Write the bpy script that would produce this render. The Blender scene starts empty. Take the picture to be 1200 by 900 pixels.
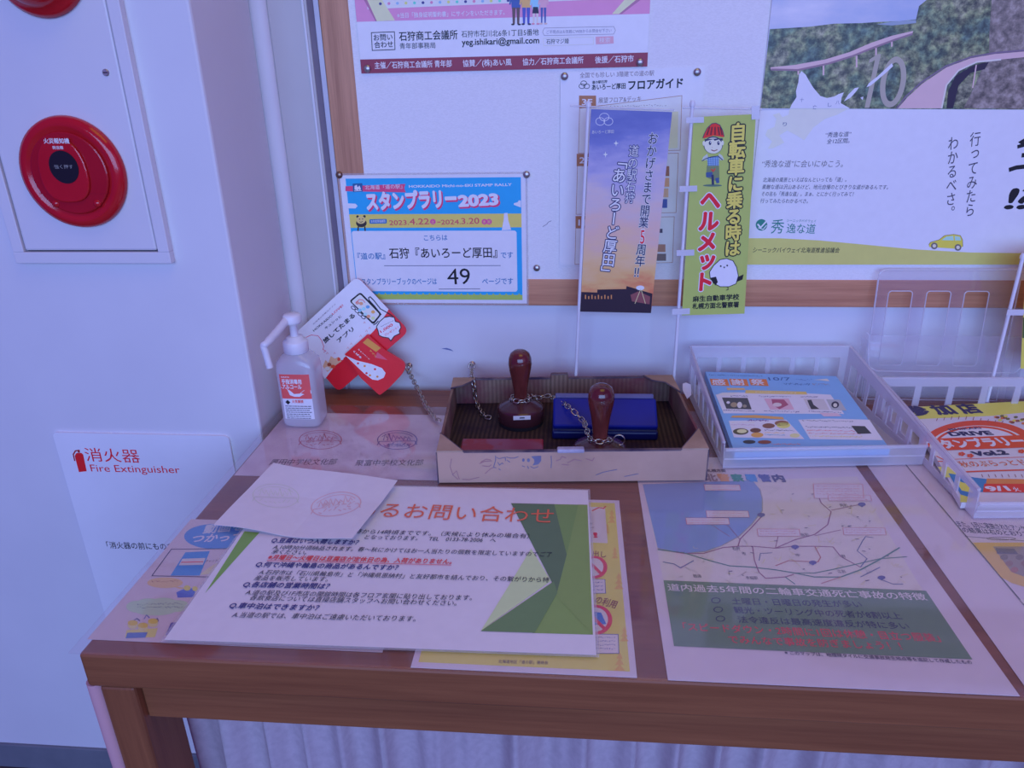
import bpy, bmesh, math, random
from mathutils import Vector, Matrix
random.seed(7)
SC = bpy.context.scene
COL = SC.collection
V3 = Vector

# ------------------------------------------------------------------ camera
FPX, PITCH, YAW, ROLL = 861.26, 0.3970, -0.0877, -0.0199
EYE = V3((0.0, 0.0, 1.2853))
_cp, _sp, _cy, _sy = math.cos(PITCH), math.sin(PITCH), math.cos(YAW), math.sin(YAW)
FW = V3((_sy * _cp, _cy * _cp, -_sp)); _rt = V3((_cy, -_sy, 0)); _up = _rt.cross(FW)
RT = _rt * math.cos(ROLL) + _up * math.sin(ROLL)
UP = -_rt * math.sin(ROLL) + _up * math.cos(ROLL)
cam_d = bpy.data.cameras.new('camera'); cam = bpy.data.objects.new('camera', cam_d); COL.objects.link(cam)
cam_d.sensor_width = 36.0; cam_d.lens = 36.0 * FPX / 1200.0; cam_d.clip_start = 0.01
_m = Matrix((RT, UP, -FW)).transposed().to_4x4(); _m.translation = EYE
cam.matrix_world = _m
SC.camera = cam

# ------------------------------------------------------------------ light and exposure
SC.view_settings.view_transform = 'Standard'; SC.view_settings.look = 'None'
SC.view_settings.gamma = 1.0; SC.view_settings.use_curve_mapping = False
SC.view_settings.exposure = 0.0
try:
    SC.cycles.transparent_max_bounces = 40
except Exception:
    pass
world = bpy.data.worlds.new('world'); SC.world = world; world.use_nodes = True
_nt = world.node_tree; _bg = _nt.nodes['Background']
_bg.inputs[0].default_value = (0.145, 0.008, 0.314, 1); _bg.inputs[1].default_value = 1.0
def area(name, loc, aim, sx, sy, power, colr):
    d = bpy.data.lights.new(name, 'AREA'); d.shape = 'RECTANGLE'; d.size = sx; d.size_y = sy
    d.energy = power; d.color = colr
    o = bpy.data.objects.new(name, d); COL.objects.link(o); o.location = loc
    o.rotation_euler = (V3(aim) - V3(loc)).to_track_quat('-Z', 'Y').to_euler()
    return o
# the blue daylight of the entrance windows behind the photographer, and a warm ceiling lamp
area('window_light', (0.3, -3.2, 1.9), (0.05, 1.2, 1.15), 4.2, 1.9, 176, (0.270, 0.485, 0.99))
area('side_window_light', (2.6, -1.8, 1.9), (0.3, 1.2, 1.15), 2.0, 2.0, 9, (0.62, 0.50, 1.0))
area('ceiling_lamp', (0.3, 0.2, 2.9), (0.3, 0.2, 0.0), 1.2, 1.2, 7.3, (1.0, 0.84, 0.02))

# ------------------------------------------------------------------ materials
def lin(c):
    c = c / 255.0
    return c / 12.92 if c <= 0.04045 else ((c + 0.055) / 1.055) ** 2.4
LW = (0.49, 0.54, 0.99); LT = (0.40, 0.33, 0.67)
def own(c, light):
    m = sum(c) / 3.0; k = 0.10 if c[0] > 150 and c[1] < 90 else 0.06 if c[2] > 1.5 * max(c[0], 40) else 0.25   # the photograph's soft print colours
    return tuple(min(0.86, max(0.016, lin((v + (m - v) * k) * 0.965) / l)) for v, l in zip(c, light))
def W(r, g, b):  # own colour of a thing on the wall, from how it shows under the bluish daylight
    return own((r, g, b), LW)
def T_(r, g, b):  # same for a thing lying on the counter
    return own((r, g, b), LT)
WHITE = (0.86, 0.85, 0.84); BLACK = (0.018, 0.017, 0.02)
_mats = {}
def nodes_of(m):
    m.use_nodes = True
    nt = m.node_tree
    return nt, nt.nodes, nt.links, nt.nodes['Principled BSDF']
def noise(nt, scale=(1, 1, 1), detail=4.0, nscale=10.0, coord='Object', rough=0.55):
    n, l = nt.nodes, nt.links
    tc = n.new('ShaderNodeTexCoord'); mp = n.new('ShaderNodeMapping'); mp.inputs['Scale'].default_value = scale
    t = n.new('ShaderNodeTexNoise'); t.inputs['Scale'].default_value = nscale; t.inputs['Detail'].default_value = detail
    t.inputs['Roughness'].default_value = rough
    l.new(tc.outputs[coord], mp.inputs['Vector']); l.new(mp.outputs['Vector'], t.inputs['Vector'])
    return t
def ramp(nt, src, stops):
    r = nt.nodes.new('ShaderNodeValToRGB'); e = r.color_ramp.elements
    while len(e) < len(stops): e.new(0.5)
    for k, (p, c) in enumerate(stops):
        e[k].position = p; e[k].color = (*c, 1)
    nt.links.new(src, r.inputs['Fac'])
    return r
def bump(nt, src, strength, dist=0.001):
    b = nt.nodes.new('ShaderNodeBump'); b.inputs['Strength'].default_value = strength; b.inputs['Distance'].default_value = dist
    nt.links.new(src, b.inputs['Height']); nt.links.new(b.outputs['Normal'], nt.nodes['Principled BSDF'].inputs['Normal'])
def ink(c, rough=0.45, spec=0.25, tag='print'):
    """plain printed / painted colour with a trace of mottling"""
    k = (tag, tuple(round(v, 3) for v in c), rough, spec)
    if k in _mats: return _mats[k]
    m = bpy.data.materials.new(tag); nt, n, l, p = nodes_of(m)
    t = noise(nt, nscale=60.0, detail=2.0)
    r = ramp(nt, t.outputs['Fac'], [(0.3, tuple(v * 0.965 for v in c)), (0.7, c)])
    l.new(r.outputs['Color'], p.inputs['Base Color'])
    p.inputs['Roughness'].default_value = rough; p.inputs['Specular IOR Level'].default_value = spec
    _mats[k] = m
    return m
def mottled(name, c1, c2, nscale=8.0, scale=(1, 1, 1), rough=0.6, b=0.0, metal=0.0, spec=0.3, detail=5.0, lo=0.35, hi=0.65, coord='Object'):
    m = bpy.data.materials.new(name); nt, n, l, p = nodes_of(m)
    t = noise(nt, scale=scale, nscale=nscale, detail=detail, coord=coord)
    r = ramp(nt, t.outputs['Fac'], [(lo, c1), (hi, c2)])
    l.new(r.outputs['Color'], p.inputs['Base Color'])
    p.inputs['Roughness'].default_value = rough; p.inputs['Metallic'].default_value = metal
    p.inputs['Specular IOR Level'].default_value = spec
    if b: bump(nt, t.outputs['Fac'], b)
    return m
def see_through(name, tint, clear=0.85, gloss_rough=0.05, body=(0.8, 0.8, 0.8), trans=False, gloss=0.5):
    """thin clear or milky plastic: light passes straight, a share is scattered, edges shine"""
    m = bpy.data.materials.new(name); m.use_nodes = True; nt = m.node_tree; n, l = nt.nodes, nt.links
    n.clear()
    out = n.new('ShaderNodeOutputMaterial'); tr = n.new('ShaderNodeBsdfTransparent'); tr.inputs[0].default_value = (*tint, 1)
    df = n.new('ShaderNodeBsdfDiffuse'); df.inputs[0].default_value = (*body, 1)
    mix = n.new('ShaderNodeMixShader'); mix.inputs[0].default_value = clear
    if trans:
        tl = n.new('ShaderNodeBsdfTranslucent'); tl.inputs[0].default_value = (*body, 1)
        md = n.new('ShaderNodeMixShader'); md.inputs[0].default_value = 0.4
        l.new(df.outputs[0], md.inputs[1]); l.new(tl.outputs[0], md.inputs[2]); l.new(md.outputs[0], mix.inputs[1])
    else:
        l.new(df.outputs[0], mix.inputs[1])
    l.new(tr.outputs[0], mix.inputs[2])
    gl = n.new('ShaderNodeBsdfGlossy'); gl.inputs['Roughness'].default_value = gloss_rough; gl.inputs[0].default_value = (1, 1, 1, 1)
    lw = n.new('ShaderNodeLayerWeight'); lw.inputs['Blend'].default_value = 0.5
    pw = n.new('ShaderNodeMath'); pw.operation = 'POWER'; pw.inputs[1].default_value = 5.0; l.new(lw.outputs['Facing'], pw.inputs[0])
    ma = n.new('ShaderNodeMath'); ma.operation = 'MULTIPLY_ADD'; ma.inputs[1].default_value = 0.9; ma.inputs[2].default_value = 0.04; l.new(pw.outputs[0], ma.inputs[0])
    mu = n.new('ShaderNodeMath'); mu.operation = 'MULTIPLY'; mu.inputs[1].default_value = gloss
    l.new(ma.outputs[0], mu.inputs[0])
    fin = n.new('ShaderNodeMixShader'); l.new(mu.outputs[0], fin.inputs[0]); l.new(mix.outputs[0], fin.inputs[1]); l.new(gl.outputs[0], fin.inputs[2])
    l.new(fin.outputs[0], out.inputs[0])
    return m
def wood(name, dark, light, axis, rough=0.42, pale=None):
    m = bpy.data.materials.new(name); nt, n, l, p = nodes_of(m)
    s = [150.0, 150.0, 150.0]; s[axis] = 5.0
    t = noise(nt, scale=tuple(s), nscale=1.0, detail=6.0, rough=0.62)
    s2 = [30.0, 30.0, 30.0]; s2[axis] = 1.2
    t2 = noise(nt, scale=tuple(s2), nscale=1.0, detail=3.0)
    a = n.new('ShaderNodeMath'); a.operation = 'ADD'; l.new(t.outputs['Fac'], a.inputs[0]); l.new(t2.outputs['Fac'], a.inputs[1])
    h = n.new('ShaderNodeMath'); h.operation = 'MULTIPLY'; h.inputs[1].default_value = 0.5; l.new(a.outputs[0], h.inputs[0])
    r = ramp(nt, h.outputs[0], [(0.36, dark), (0.62, light)])
    l.new(r.outputs['Color'], p.inputs['Base Color']); p.inputs['Roughness'].default_value = rough
    p.inputs['Specular IOR Level'].default_value = 0.35
    bump(nt, t.outputs['Fac'], 0.12)
    return m
def metal(name, c, rough=0.25):
    return mottled(name, tuple(v * 0.8 for v in c), c, nscale=90, rough=rough, metal=1.0)

M_PAINT = mottled('white_wall_paint', (0.70, 0.70, 0.72), (0.735, 0.735, 0.75), nscale=5, rough=0.55, b=0.03)
M_PANEL = mottled('pale_wall_panel', (0.50, 0.47, 0.46), (0.54, 0.51, 0.50), nscale=4, rough=0.4)
M_FLOOR = mottled('dark_floor_tile', (0.075, 0.06, 0.06), (0.11, 0.09, 0.085), nscale=6, rough=0.5)
M_BASE = mottled('grey_vinyl_baseboard', (0.155, 0.17, 0.20), (0.19, 0.205, 0.235), nscale=12, rough=0.45)
M_FABRIC = mottled('woven_board_cloth', (0.82, 0.81, 0.79), (0.87, 0.86, 0.84), nscale=1.0, scale=(300, 300, 800), rough=0.9, b=0.12, detail=1.0, spec=0.05)
M_FRAME_V = wood('oak_frame_upright', (0.34, 0.145, 0.075), (0.62, 0.31, 0.17), 2)
M_FRAME_H = wood('oak_frame_rail', (0.42, 0.17, 0.085), (0.68, 0.33, 0.17), 0)
M_ALU = mottled('pale_edge_trim', (0.50, 0.52, 0.58), (0.56, 0.58, 0.64), nscale=20, rough=0.35)
M_TWOOD = wood('oak_counter_lengthwise', (0.19, 0.062, 0.026), (0.31, 0.112, 0.045), 0, rough=0.38)
M_LWOOD = wood('oak_counter_upright', (0.19, 0.062, 0.026), (0.31, 0.112, 0.045), 2, rough=0.42)
M_METAL = metal('dull_steel', (0.52, 0.50, 0.48), 0.38)
M_BRONZE = metal('dull_bronze', (0.30, 0.20, 0.15), 0.35)
M_CHAIN = metal('chain_steel', (0.62, 0.56, 0.47), 0.3)

# ------------------------------------------------------------------ mesh helpers
def link(o, parent=None):
    COL.objects.link(o)
    if parent is not None:
        o.parent = parent
        o.matrix_parent_inverse = parent.matrix_world.inverted()
    return o
class MB:
    def __init__(s): s.v = []; s.f = []; s.m = []; s.mats = []; s.smooth = []
    def mi(s, m):
        if m not in s.mats: s.mats.append(m)
        return s.mats.index(m)
    def add(s, vs, fs, m, smooth=False):
        o = len(s.v); s.v += [tuple(v) for v in vs]; k = s.mi(m)
        for f in fs:
            s.f.append([i + o for i in f]); s.m.append(k); s.smooth.append(smooth)
    def hexa(s, c, m):  # 8 corners: bottom 4 ccw, top 4 ccw
        s.add(c, [(3, 2, 1, 0), (4, 5, 6, 7), (0, 1, 5, 4), (1, 2, 6, 5), (2, 3, 7, 6), (3, 0, 4, 7)], m)
    def box(s, lo, hi, m, mat=None):
        x0, y0, z0 = lo; x1, y1, z1 = hi
        c = [V3(q) for q in ((x0, y0, z0), (x1, y0, z0), (x1, y1, z0), (x0, y1, z0), (x0, y0, z1), (x1, y0, z1), (x1, y1, z1), (x0, y1, z1))]
        if mat is not None: c = [mat @ q for q in c]
        s.hexa(c, m)
    def loft(s, rings, m, cap0=True, cap1=True, smooth=True):
        n = len(rings[0]); vs = [p for r in rings for p in r]; fs = []
        for k in range(len(rings) - 1):
            for i in range(n):
                j = (i + 1) % n
                fs.append((k * n + i, k * n + j, (k + 1) * n + j, (k + 1) * n + i))
        s.add(vs, fs, m, smooth)
        if cap0: s.add(rings[0], [tuple(reversed(range(n)))], m)
        if cap1: s.add(rings[-1], [tuple(range(n))], m)
    def lathe(s, base, prof, m, n=32, mat=None):  # prof: (r, z) upward
        rings = []
        for r, z in prof:
            rg = []
            for i in range(n):
                a = 2 * math.pi * i / n
                q = V3((r * math.cos(a), r * math.sin(a), z))
                rg.append((mat @ q if mat is not None else q) + V3(base))
            rings.append(rg)
        s.loft(rings, m)
    def tube(s, pts, r, m, n=10, closed=False):
        pts = [V3(p) for p in pts]; rings = []; N = len(pts)
        rs = r if isinstance(r, (list, tuple)) else [r] * N
        prev = None
        for k in range(N):
            if closed: t = (pts[(k + 1) % N] - pts[k - 1]).normalized()
            else: t = (pts[min(k + 1, N - 1)] - pts[max(k - 1, 0)]).normalized()
            if prev is None:
                a = V3((0, 0, 1)) if abs(t.z) < 0.9 else V3((1, 0, 0))
                x = t.cross(a).normalized()
            else:
                x = (prev - t * prev.dot(t)).normalized()
            prev = x; y = t.cross(x)
            rings.append([pts[k] + (x * math.cos(2 * math.pi * i / n) + y * math.sin(2 * math.pi * i / n)) * rs[k] for i in range(n)])
        if closed: rings.append(rings[0])
        s.loft(rings, m, not closed, not closed)
    def prism(s, poly, off, m, smooth=False):  # planar polygon pushed along off
        n = len(poly); a = [V3(p) for p in poly]; b = [p + V3(off) for p in a]
        s.add(a + b, [tuple(range(n)), tuple(reversed(range(n, 2 * n)))] + [(i + n, (i + 1) % n + n, (i + 1) % n, i) for i in range(n)], m, smooth)
    def panel(s, P, us, vs, holes, off, m):
        """sheet with holes: P(u,v)->point on the outer face, off = thickness vector"""
        idx = {}; vv = []
        for i, u in enumerate(us):
            for j, w in enumerate(vs):
                p = V3(P(u, w)); idx[i, j] = len(vv); vv += [p, p + V3(off)]
        solid = lambda i, j: 0 <= i < len(us) - 1 and 0 <= j < len(vs) - 1 and (i, j) not in holes
        fs = []
        for i in range(len(us) - 1):
            for j in range(len(vs) - 1):
                if not solid(i, j): continue
                a, b, c, d = idx[i, j], idx[i + 1, j], idx[i + 1, j + 1], idx[i, j + 1]
                fs += [(a, b, c, d), (d + 1, c + 1, b + 1, a + 1)]
                if not solid(i, j - 1): fs.append((a, a + 1, b + 1, b))
                if not solid(i + 1, j): fs.append((b, b + 1, c + 1, c))
                if not solid(i, j + 1): fs.append((c, c + 1, d + 1, d))
                if not solid(i - 1, j): fs.append((d, d + 1, a + 1, a))
        s.add(vv, fs, m)
    def build(s, name, parent=None, bevel=0.0, seg=2, weld=False):
        me = bpy.data.meshes.new(name); me.from_pydata(s.v, [], s.f)
        for m in s.mats: me.materials.append(m)
        me.polygons.foreach_set('material_index', s.m); me.polygons.foreach_set('use_smooth', s.smooth)
        bm = bmesh.new(); bm.from_mesh(me)
        if weld: bmesh.ops.remove_doubles(bm, verts=bm.verts, dist=1e-5)
        bmesh.ops.recalc_face_normals(bm, faces=bm.faces); bm.to_mesh(me); bm.free()
        me.update()
        o = bpy.data.objects.new(name, me); link(o, parent)
        if bevel:
            b = o.modifiers.new('bevel', 'BEVEL'); b.width = bevel; b.segments = seg; b.limit_method = 'ANGLE'; b.angle_limit = math.radians(40)
        return o
def tag(o, label, cat, group=None, kind=None):
    o['label'] = label; o['category'] = cat
    if group: o['group'] = group
    if kind: o['kind'] = kind
    return o
def thing(name, label, cat, loc=(0, 0, 0), group=None):
    o = bpy.data.objects.new(name, None); COL.objects.link(o); o.location = loc; o.empty_display_size = 0.02
    bpy.context.view_layer.update()
    return tag(o, label, cat, group)
def struct(o, label, cat):
    o['kind'] = 'structure'; o['label'] = label; o['category'] = cat
    return o

# ------------------------------------------------------------------ survey: a sight line through the photograph met with a known plane
def sight(u, v): return FW * FPX + RT * (u - 600.0) - UP * (v - 450.0)
def on_plane(u, v, o, n):
    d = sight(u, v); return EYE + d * ((V3(o) - EYE).dot(n) / d.dot(n))
def atY(u, v, y): return on_plane(u, v, (0, y, 0), V3((0, 1, 0)))
def atZ(u, v, z): return on_plane(u, v, (0, 0, z), V3((0, 0, 1)))

# ------------------------------------------------------------------ flat printed matter
_txt = {}
def glyphs(s, bold):
    k = (s, round(bold, 3))
    if k in _txt: return _txt[k]
    c = bpy.data.curves.new('lettering', 'FONT'); c.body = s; c.size = 1.0; c.resolution_u = 3; c.fill_mode = 'FRONT'
    c.dimensions = '2D'
    o = bpy.data.objects.new('lettering', c); COL.objects.link(o)
    dg = bpy.context.evaluated_depsgraph_get(); dg.update(); ev = o.evaluated_get(dg)
    me = ev.to_mesh()
    vs = [(v.co.x, v.co.y) for v in me.vertices]; fs = [tuple(p.vertices) for p in me.polygons]
    ev.to_mesh_clear(); bpy.data.objects.remove(o); bpy.data.curves.remove(c)
    _txt[k] = (vs, fs)
    return _txt[k]
ROT = set('ー―〜~「」『』（）()…-')
class Sheet:
    """one printed sheet: a thin board with its print in shallow layers on the face"""
    STEP = 0.00011
    def __init__(s, o, U, V, crop=(0, 0, 1.0), deform=None):
        s.o = V3(o); s.U = V3(U).normalized(); s.N = s.U.cross(V3(V)).normalized(); s.V = s.N.cross(s.U)
        s.cr = crop; s.v = []; s.f = []; s.m = []; s.mats = []; s.deform = deform; s.u = 1.0
    def crop(s, x, y, k): s.cr = (x, y, k); return s
    def loc(s, p):
        x, y, k = s.cr
        q = on_plane(x + p[0] / k, y + p[1] / k, s.o, s.N) - s.o
        return Vector((q.dot(s.U), q.dot(s.V)))
    def wrld(s, a, w=0.0):
        w2 = w + (s.deform(a[0], a[1]) if s.deform else 0.0)
        return s.o + s.U * a[0] + s.V * a[1] + s.N * w2
    def mi(s, m):
        if m not in s.mats: s.mats.append(m)
        return s.mats.index(m)
    def lift(s, l):
        s.cnt = getattr(s, 'cnt', {}); s.cnt[l] = s.cnt.get(l, 0) + 1
        return l * s.STEP + min(s.cnt[l], 55) * 1.5e-6
    def _add(s, pts, fs, m, w):
        o = len(s.v); s.v += [(p[0], p[1], w) for p in pts]; k = s.mi(m)
        for f in fs: s.f.append([i + o for i in f]); s.m.append(k)
    def base(s, pts, m, t=0.0006, local=False, grid=None):
        P = [Vector(p) if local else s.loc(p) for p in pts]; n = len(P)
        s.ring = P
        if grid and n == 4:
            gx, gy = grid; vs = []; fs = []
            for lay in (0.0, -t):
                for j in range(gy + 1):
                    for i in range(gx + 1):
                        a, b = i / gx, j / gy
                        q = (P[0] * (1 - a) + P[1] * a) * (1 - b) + (P[3] * (1 - a) + P[2] * a) * b
                        vs.append((q.x, q.y, lay))
            W1 = gx + 1; K = W1 * (gy + 1)
            for j in range(gy):
                for i in range(gx):
                    a = j * W1 + i; q = (a, a + 1, a + W1 + 1, a + W1)
                    fs.append(q); fs.append(tuple(x + K for x in reversed(q)))
            bd = [i for i in range(gx)] + [gx + W1 * j for j in range(gy)] + [gy * W1 + i for i in range(gx, 0, -1)] + [W1 * j for j in range(gy, 0, -1)]
            for i in range(len(bd)):
                a, b = bd[i], bd[(i + 1) % len(bd)]; fs.append((b, a, a + K, b + K))
            o = len(s.v); s.v += vs; k = s.mi(m)
            for f in fs: s.f.append([i + o for i in f]); s.m.append(k)
            return s
        o = len(s.v); s.v += [(p.x, p.y, 0.0) for p in P] + [(p.x, p.y, -t) for p in P]; k = s.mi(m)
        for f in [tuple(range(n)), tuple(reversed(range(n, 2 * n)))] + [((i + 1) % n, i, i + n, (i + 1) % n + n) for i in range(n)]:
            s.f.append([i + o for i in f]); s.m.append(k)
        return s
    def col(s, c, rough=None): return c if not isinstance(c, tuple) else ink(c, 0.45 if rough is None else rough)
    def poly(s, pts, c, l=1, local=False):
        P = [Vector(p) if local else s.loc(p) for p in pts]
        ar = sum(P[i].x * P[(i + 1) % len(P)].y - P[(i + 1) % len(P)].x * P[i].y for i in range(len(P)))
        if ar < 0: P.reverse()
        s._add(P, [tuple(range(len(P)))], s.col(c), s.lift(l))
    def rect(s, x0, y0, x1, y1, c, l=1): s.poly([(x0, y0), (x1, y0), (x1, y1), (x0, y1)], c, l)
    def rrect(s, pts, r, c, l=1):  # rounded quad, r as a share of the shorter side
        P = [s.loc(p) for p in pts]; out = []; n = len(P)
        d = min((P[i] - P[(i + 1) % n]).length for i in range(n)) * r
        for i in range(n):
            a, b, cc = P[i - 1], P[i], P[(i + 1) % n]
            p0 = b + (a - b).normalized() * d; p1 = b + (cc - b).normalized() * d
            for t in (0, .25, .5, .75, 1): out.append(p0 * (1 - t) ** 2 + b * 2 * t * (1 - t) + p1 * t * t)
        s.poly(out, c, l, True)
        return out
    def line(s, pts, w, c, l=1, closed=False, local=False):  # w in metres
        P = [Vector(p) if local else s.loc(p) for p in pts]
        P = [p for k, p in enumerate(P) if k == 0 or (p - P[k - 1]).length > 1e-6]
        if len(P) < 2: return
        n = len(P); vs = []
        for i in range(n):
            a = P[i - 1] if (i or closed) else None; c2 = P[(i + 1) % n] if (i < n - 1 or closed) else None
            d1 = (P[i] - a).normalized() if a is not None else None; d2 = (c2 - P[i]).normalized() if c2 is not None else None
            t = (d1 + d2) if d1 and d2 else (d1 or d2)
            if t.length < 0.3: t = d2
            t = t.normalized(); nn = Vector((-t.y, t.x)); k = 1.0
            if d1 and d2: k = min(1.6, 1.0 / max(0.4, abs(nn.dot(Vector((-d2.y, d2.x))))))
            vs += [P[i] - nn * w / 2 * k, P[i] + nn * w / 2 * k]
        m_ = n if closed else n - 1
        fs = [(2 * i, 2 * ((i + 1) % n), 2 * ((i + 1) % n) + 1, 2 * i + 1) for i in range(m_)]
        s._add(vs, fs, s.col(c), s.lift(l))
    def ell(s, c0, rx, ry, c, l=1, n=28, a0=0, a1=360, w=None, rot=0):
        pts = []; ca, sa = math.cos(math.radians(rot)), math.sin(math.radians(rot))
        full = (a1 - a0) >= 360
        for i in range(n if full else n + 1):
            a = math.radians(a0 + (a1 - a0) * i / n); x, y = rx * math.cos(a), -ry * math.sin(a)
            pts.append((c0[0] + x * ca - y * sa, c0[1] + x * sa + y * ca))
        if w is None: s.poly(pts, c, l)
        else: s.line(pts, w, c, l, closed=full)
    def glyph_run(s, P, fs, c, l, b, sx, sy, e, n):
        """one run of lettering; heavier weights repeat it at small shifts, each a hair lower"""
        m = s.col(c); w0 = s.lift(l)
        s._add(P, fs, m, w0)
        if b > 0.0055:
            K = 6 if b < 0.03 else 10
            for k in range(K):
                a = 2 * math.pi * k / K + 0.3; d = e * (b * math.cos(a) * sx) + n * (b * math.sin(a) * sy)
                s._add([p + d for p in P], fs, m, w0 - (k + 1) * 2.2e-6)
            if b > 0.05:
                for k in range(K):
                    a = 2 * math.pi * k / K; d = e * (b * 0.5 * math.cos(a) * sx) + n * (b * 0.5 * math.sin(a) * sy)
                    s._add([p + d for p in P], fs, m, w0 - (k + K + 1) * 2.2e-6)
    def T(s, t, p0, p1, h, c, l=3, b=0.0, out=None, ob=0.05, slant=0.0):
        a0, a1 = s.loc(p0), s.loc(p1); d = a1 - a0; L = d.length; e = d / L; n = Vector((-e.y, e.x))
        hl = abs((s.loc((p0[0], p0[1] - h)) - a0).dot(n))
        vs, fs = glyphs(t, 0.0); x0 = min(v[0] for v in vs); x1 = max(v[0] for v in vs)
        sx = L / (x1 - x0); sy = hl / 0.90
        P = [a0 + e * ((v[0] - x0) * sx + slant * v[1] * sy) + n * ((v[1] + 0.07) * sy) for v in vs]
        if out: s.glyph_run(P, fs, out, l - 1, b + ob, sx, sy, e, n)
        s.glyph_run(P, fs, c, l, b, sx, sy, e, n)
    def VT(s, t, p0, p1, w, c, l=3, b=0.0, out=None, ob=0.05, gap=0.95):
        a0, a1 = s.loc(p0), s.loc(p1); d = a1 - a0; L = d.length; e = d / L; r = Vector((-e.y, e.x))
        cell = L / len(t); wl = abs((s.loc((p0[0] + w, p0[1])) - a0).dot(r)); sx = wl / 0.92; sy = cell / gap
        for i, ch in enumerate(t):
            if ch in ' 　': continue
            cen = a0 + e * cell * (i + 0.5)
            vs, fs = glyphs(ch, 0.0)
            cx = 0.5 if ord(ch) > 0x2000 else (min(v[0] for v in vs) + max(v[0] for v in vs)) / 2
            P = []
            for x, y in vs:
                gx, gy = x - cx, y - 0.38
                if ch in ROT: gx, gy = gy, -gx
                if ch in '。、': gx, gy = gx + 0.55, gy + 0.55
                if ch in 'っッゃュャょョ': gx, gy = gx + 0.08, gy + 0.1
                P.append(cen + r * gx * sx - e * gy * sy)
            if out: s.glyph_run(P, fs, out, l - 1, b + ob, sx, sy, r, e)
            s.glyph_run(P, fs, c, l, b, sx, sy, r, e)
    def scribble(s, p0, p1, h, c, n=14, l=2, w=0.0008):
        """lettering too small to read in the photograph: a run of short strokes"""
        x0, y0 = p0; x1, y1 = p1
        for i in range(n):
            t0 = i / n; t1 = (i + 0.25 + 0.6 * random.random()) / n
            ya = y0 + (y1 - y0) * t0
            a = (x0 + (x1 - x0) * t0, ya - h * random.uniform(0.1, 0.9)); b = (x0 + (x1 - x0) * t1, ya - h * random.uniform(0.1, 0.9))
            s.line([a, b], w, c, l)
    def build(s, name, parent=None):
        me = bpy.data.meshes.new(name)
        me.from_pydata([tuple(s.wrld(v[:2], v[2])) for v in s.v], [], s.f)
        for m in s.mats: me.materials.append(m)
        me.polygons.foreach_set('material_index', s.m)
        uv = me.uv_layers.new(name='UVMap')
        for lp in me.loops:
            v = s.v[lp.vertex_index]; uv.data[lp.index].uv = (v[0], v[1])
        me.update()
        o = bpy.data.objects.new(name, me)
        return link(o, parent)
def film_ring(sheet, grow, mat, name, parent, lift=-0.0003):
    """the clear sealed margin round a laminated sheet"""
    P = sheet.ring; c = sum(P, Vector((0, 0))) / len(P)
    area2 = sum(P[i].x * P[(i + 1) % len(P)].y - P[(i + 1) % len(P)].x * P[i].y for i in range(len(P)))
    out = []
    n = len(P)
    for i in range(n):
        d1 = (P[i] - P[i - 1]).normalized(); d2 = (P[(i + 1) % n] - P[i]).normalized()
        sg = 1 if area2 > 0 else -1
        n1 = Vector((d1.y, -d1.x)) * sg; n2 = Vector((d2.y, -d2.x)) * sg
        out.append(P[i] + (n1 + n2) * grow)
    mb = MB()
    for i in range(n):
        j = (i + 1) % n
        q = [sheet.wrld(P[i], lift), sheet.wrld(P[j], lift), sheet.wrld(out[j], lift), sheet.wrld(out[i], lift)]
        mb.prism(q, sheet.N * 0.0003, mat)
    return mb.build(name, parent)

# ================================================================== SETTING
TZ = 0.7789            # counter top
BACK, BOARD = 1.196, 1.1835
mb = MB(); mb.box((-3.0, -3.4, -0.05), (3.2, 1.3, 0.0), M_FLOOR); struct(mb.build('floor'), 'dark floor below the counter', 'floor')
mb = MB(); mb.box((-0.486, BACK, 0.0), (3.0, BACK + 0.1, 2.7), M_PAINT); struct(mb.build('wall_back'), 'white wall behind the counter under the notice board', 'wall')
mb = MB(); mb.box((-3.0, 1.002, 0.0), (-0.486, 1.31, 2.7), M_PAINT); struct(mb.build('wall_left', bevel=0.004), 'white wall projecting forward left of the counter', 'wall')
mb = MB(); mb.box((-3.0, 0.996, 0.0), (-0.484, 1.0025, 0.063), M_BASE); struct(mb.build('baseboard_left', bevel=0.002), 'grey baseboard at the foot of the white left wall', 'baseboard')
mb = MB()
mb.loft([[V3((-0.4735 + 0.0145 * math.cos(a), BACK - 0.012 * max(0.0, math.sin(a)) - (0.0 if 0 < a < math.pi else -0.002), z)) for a in [math.pi * k / 14 for k in range(15)]] for z in (TZ - 0.6, 2.7)], M_PAINT)
struct(mb.build('trim_1'), 'rounded white moulding in the corner beside the projecting wall', 'trim')
mb = MB(); mb.box((-0.459, BACK - 0.005, TZ - 0.6), (-0.3985, BACK, 2.7), M_PANEL)
mb.box((-0.4060, BACK - 0.0075, TZ - 0.6), (-0.4020, BACK - 0.004, 2.7), M_PAINT)
struct(mb.build('trim_2', bevel=0.0015), 'flat greyish wall strip with a bright edge left of the notice board', 'trim')

mb = MB(); mb.box((-0.3984, BACK - 0.003, 0.93), (-0.3876, BACK, 2.7), mottled('painted_gap_shade', (0.19, 0.15, 0.19), (0.23, 0.19, 0.23), nscale=9, rough=0.7)); struct(mb.build('gap_shade_strip'), 'dark strip painted as the shade in the gap between the grey strip and the notice board', 'trim')  # dark colour stands in for the shadow in the gap beside the board

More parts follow.
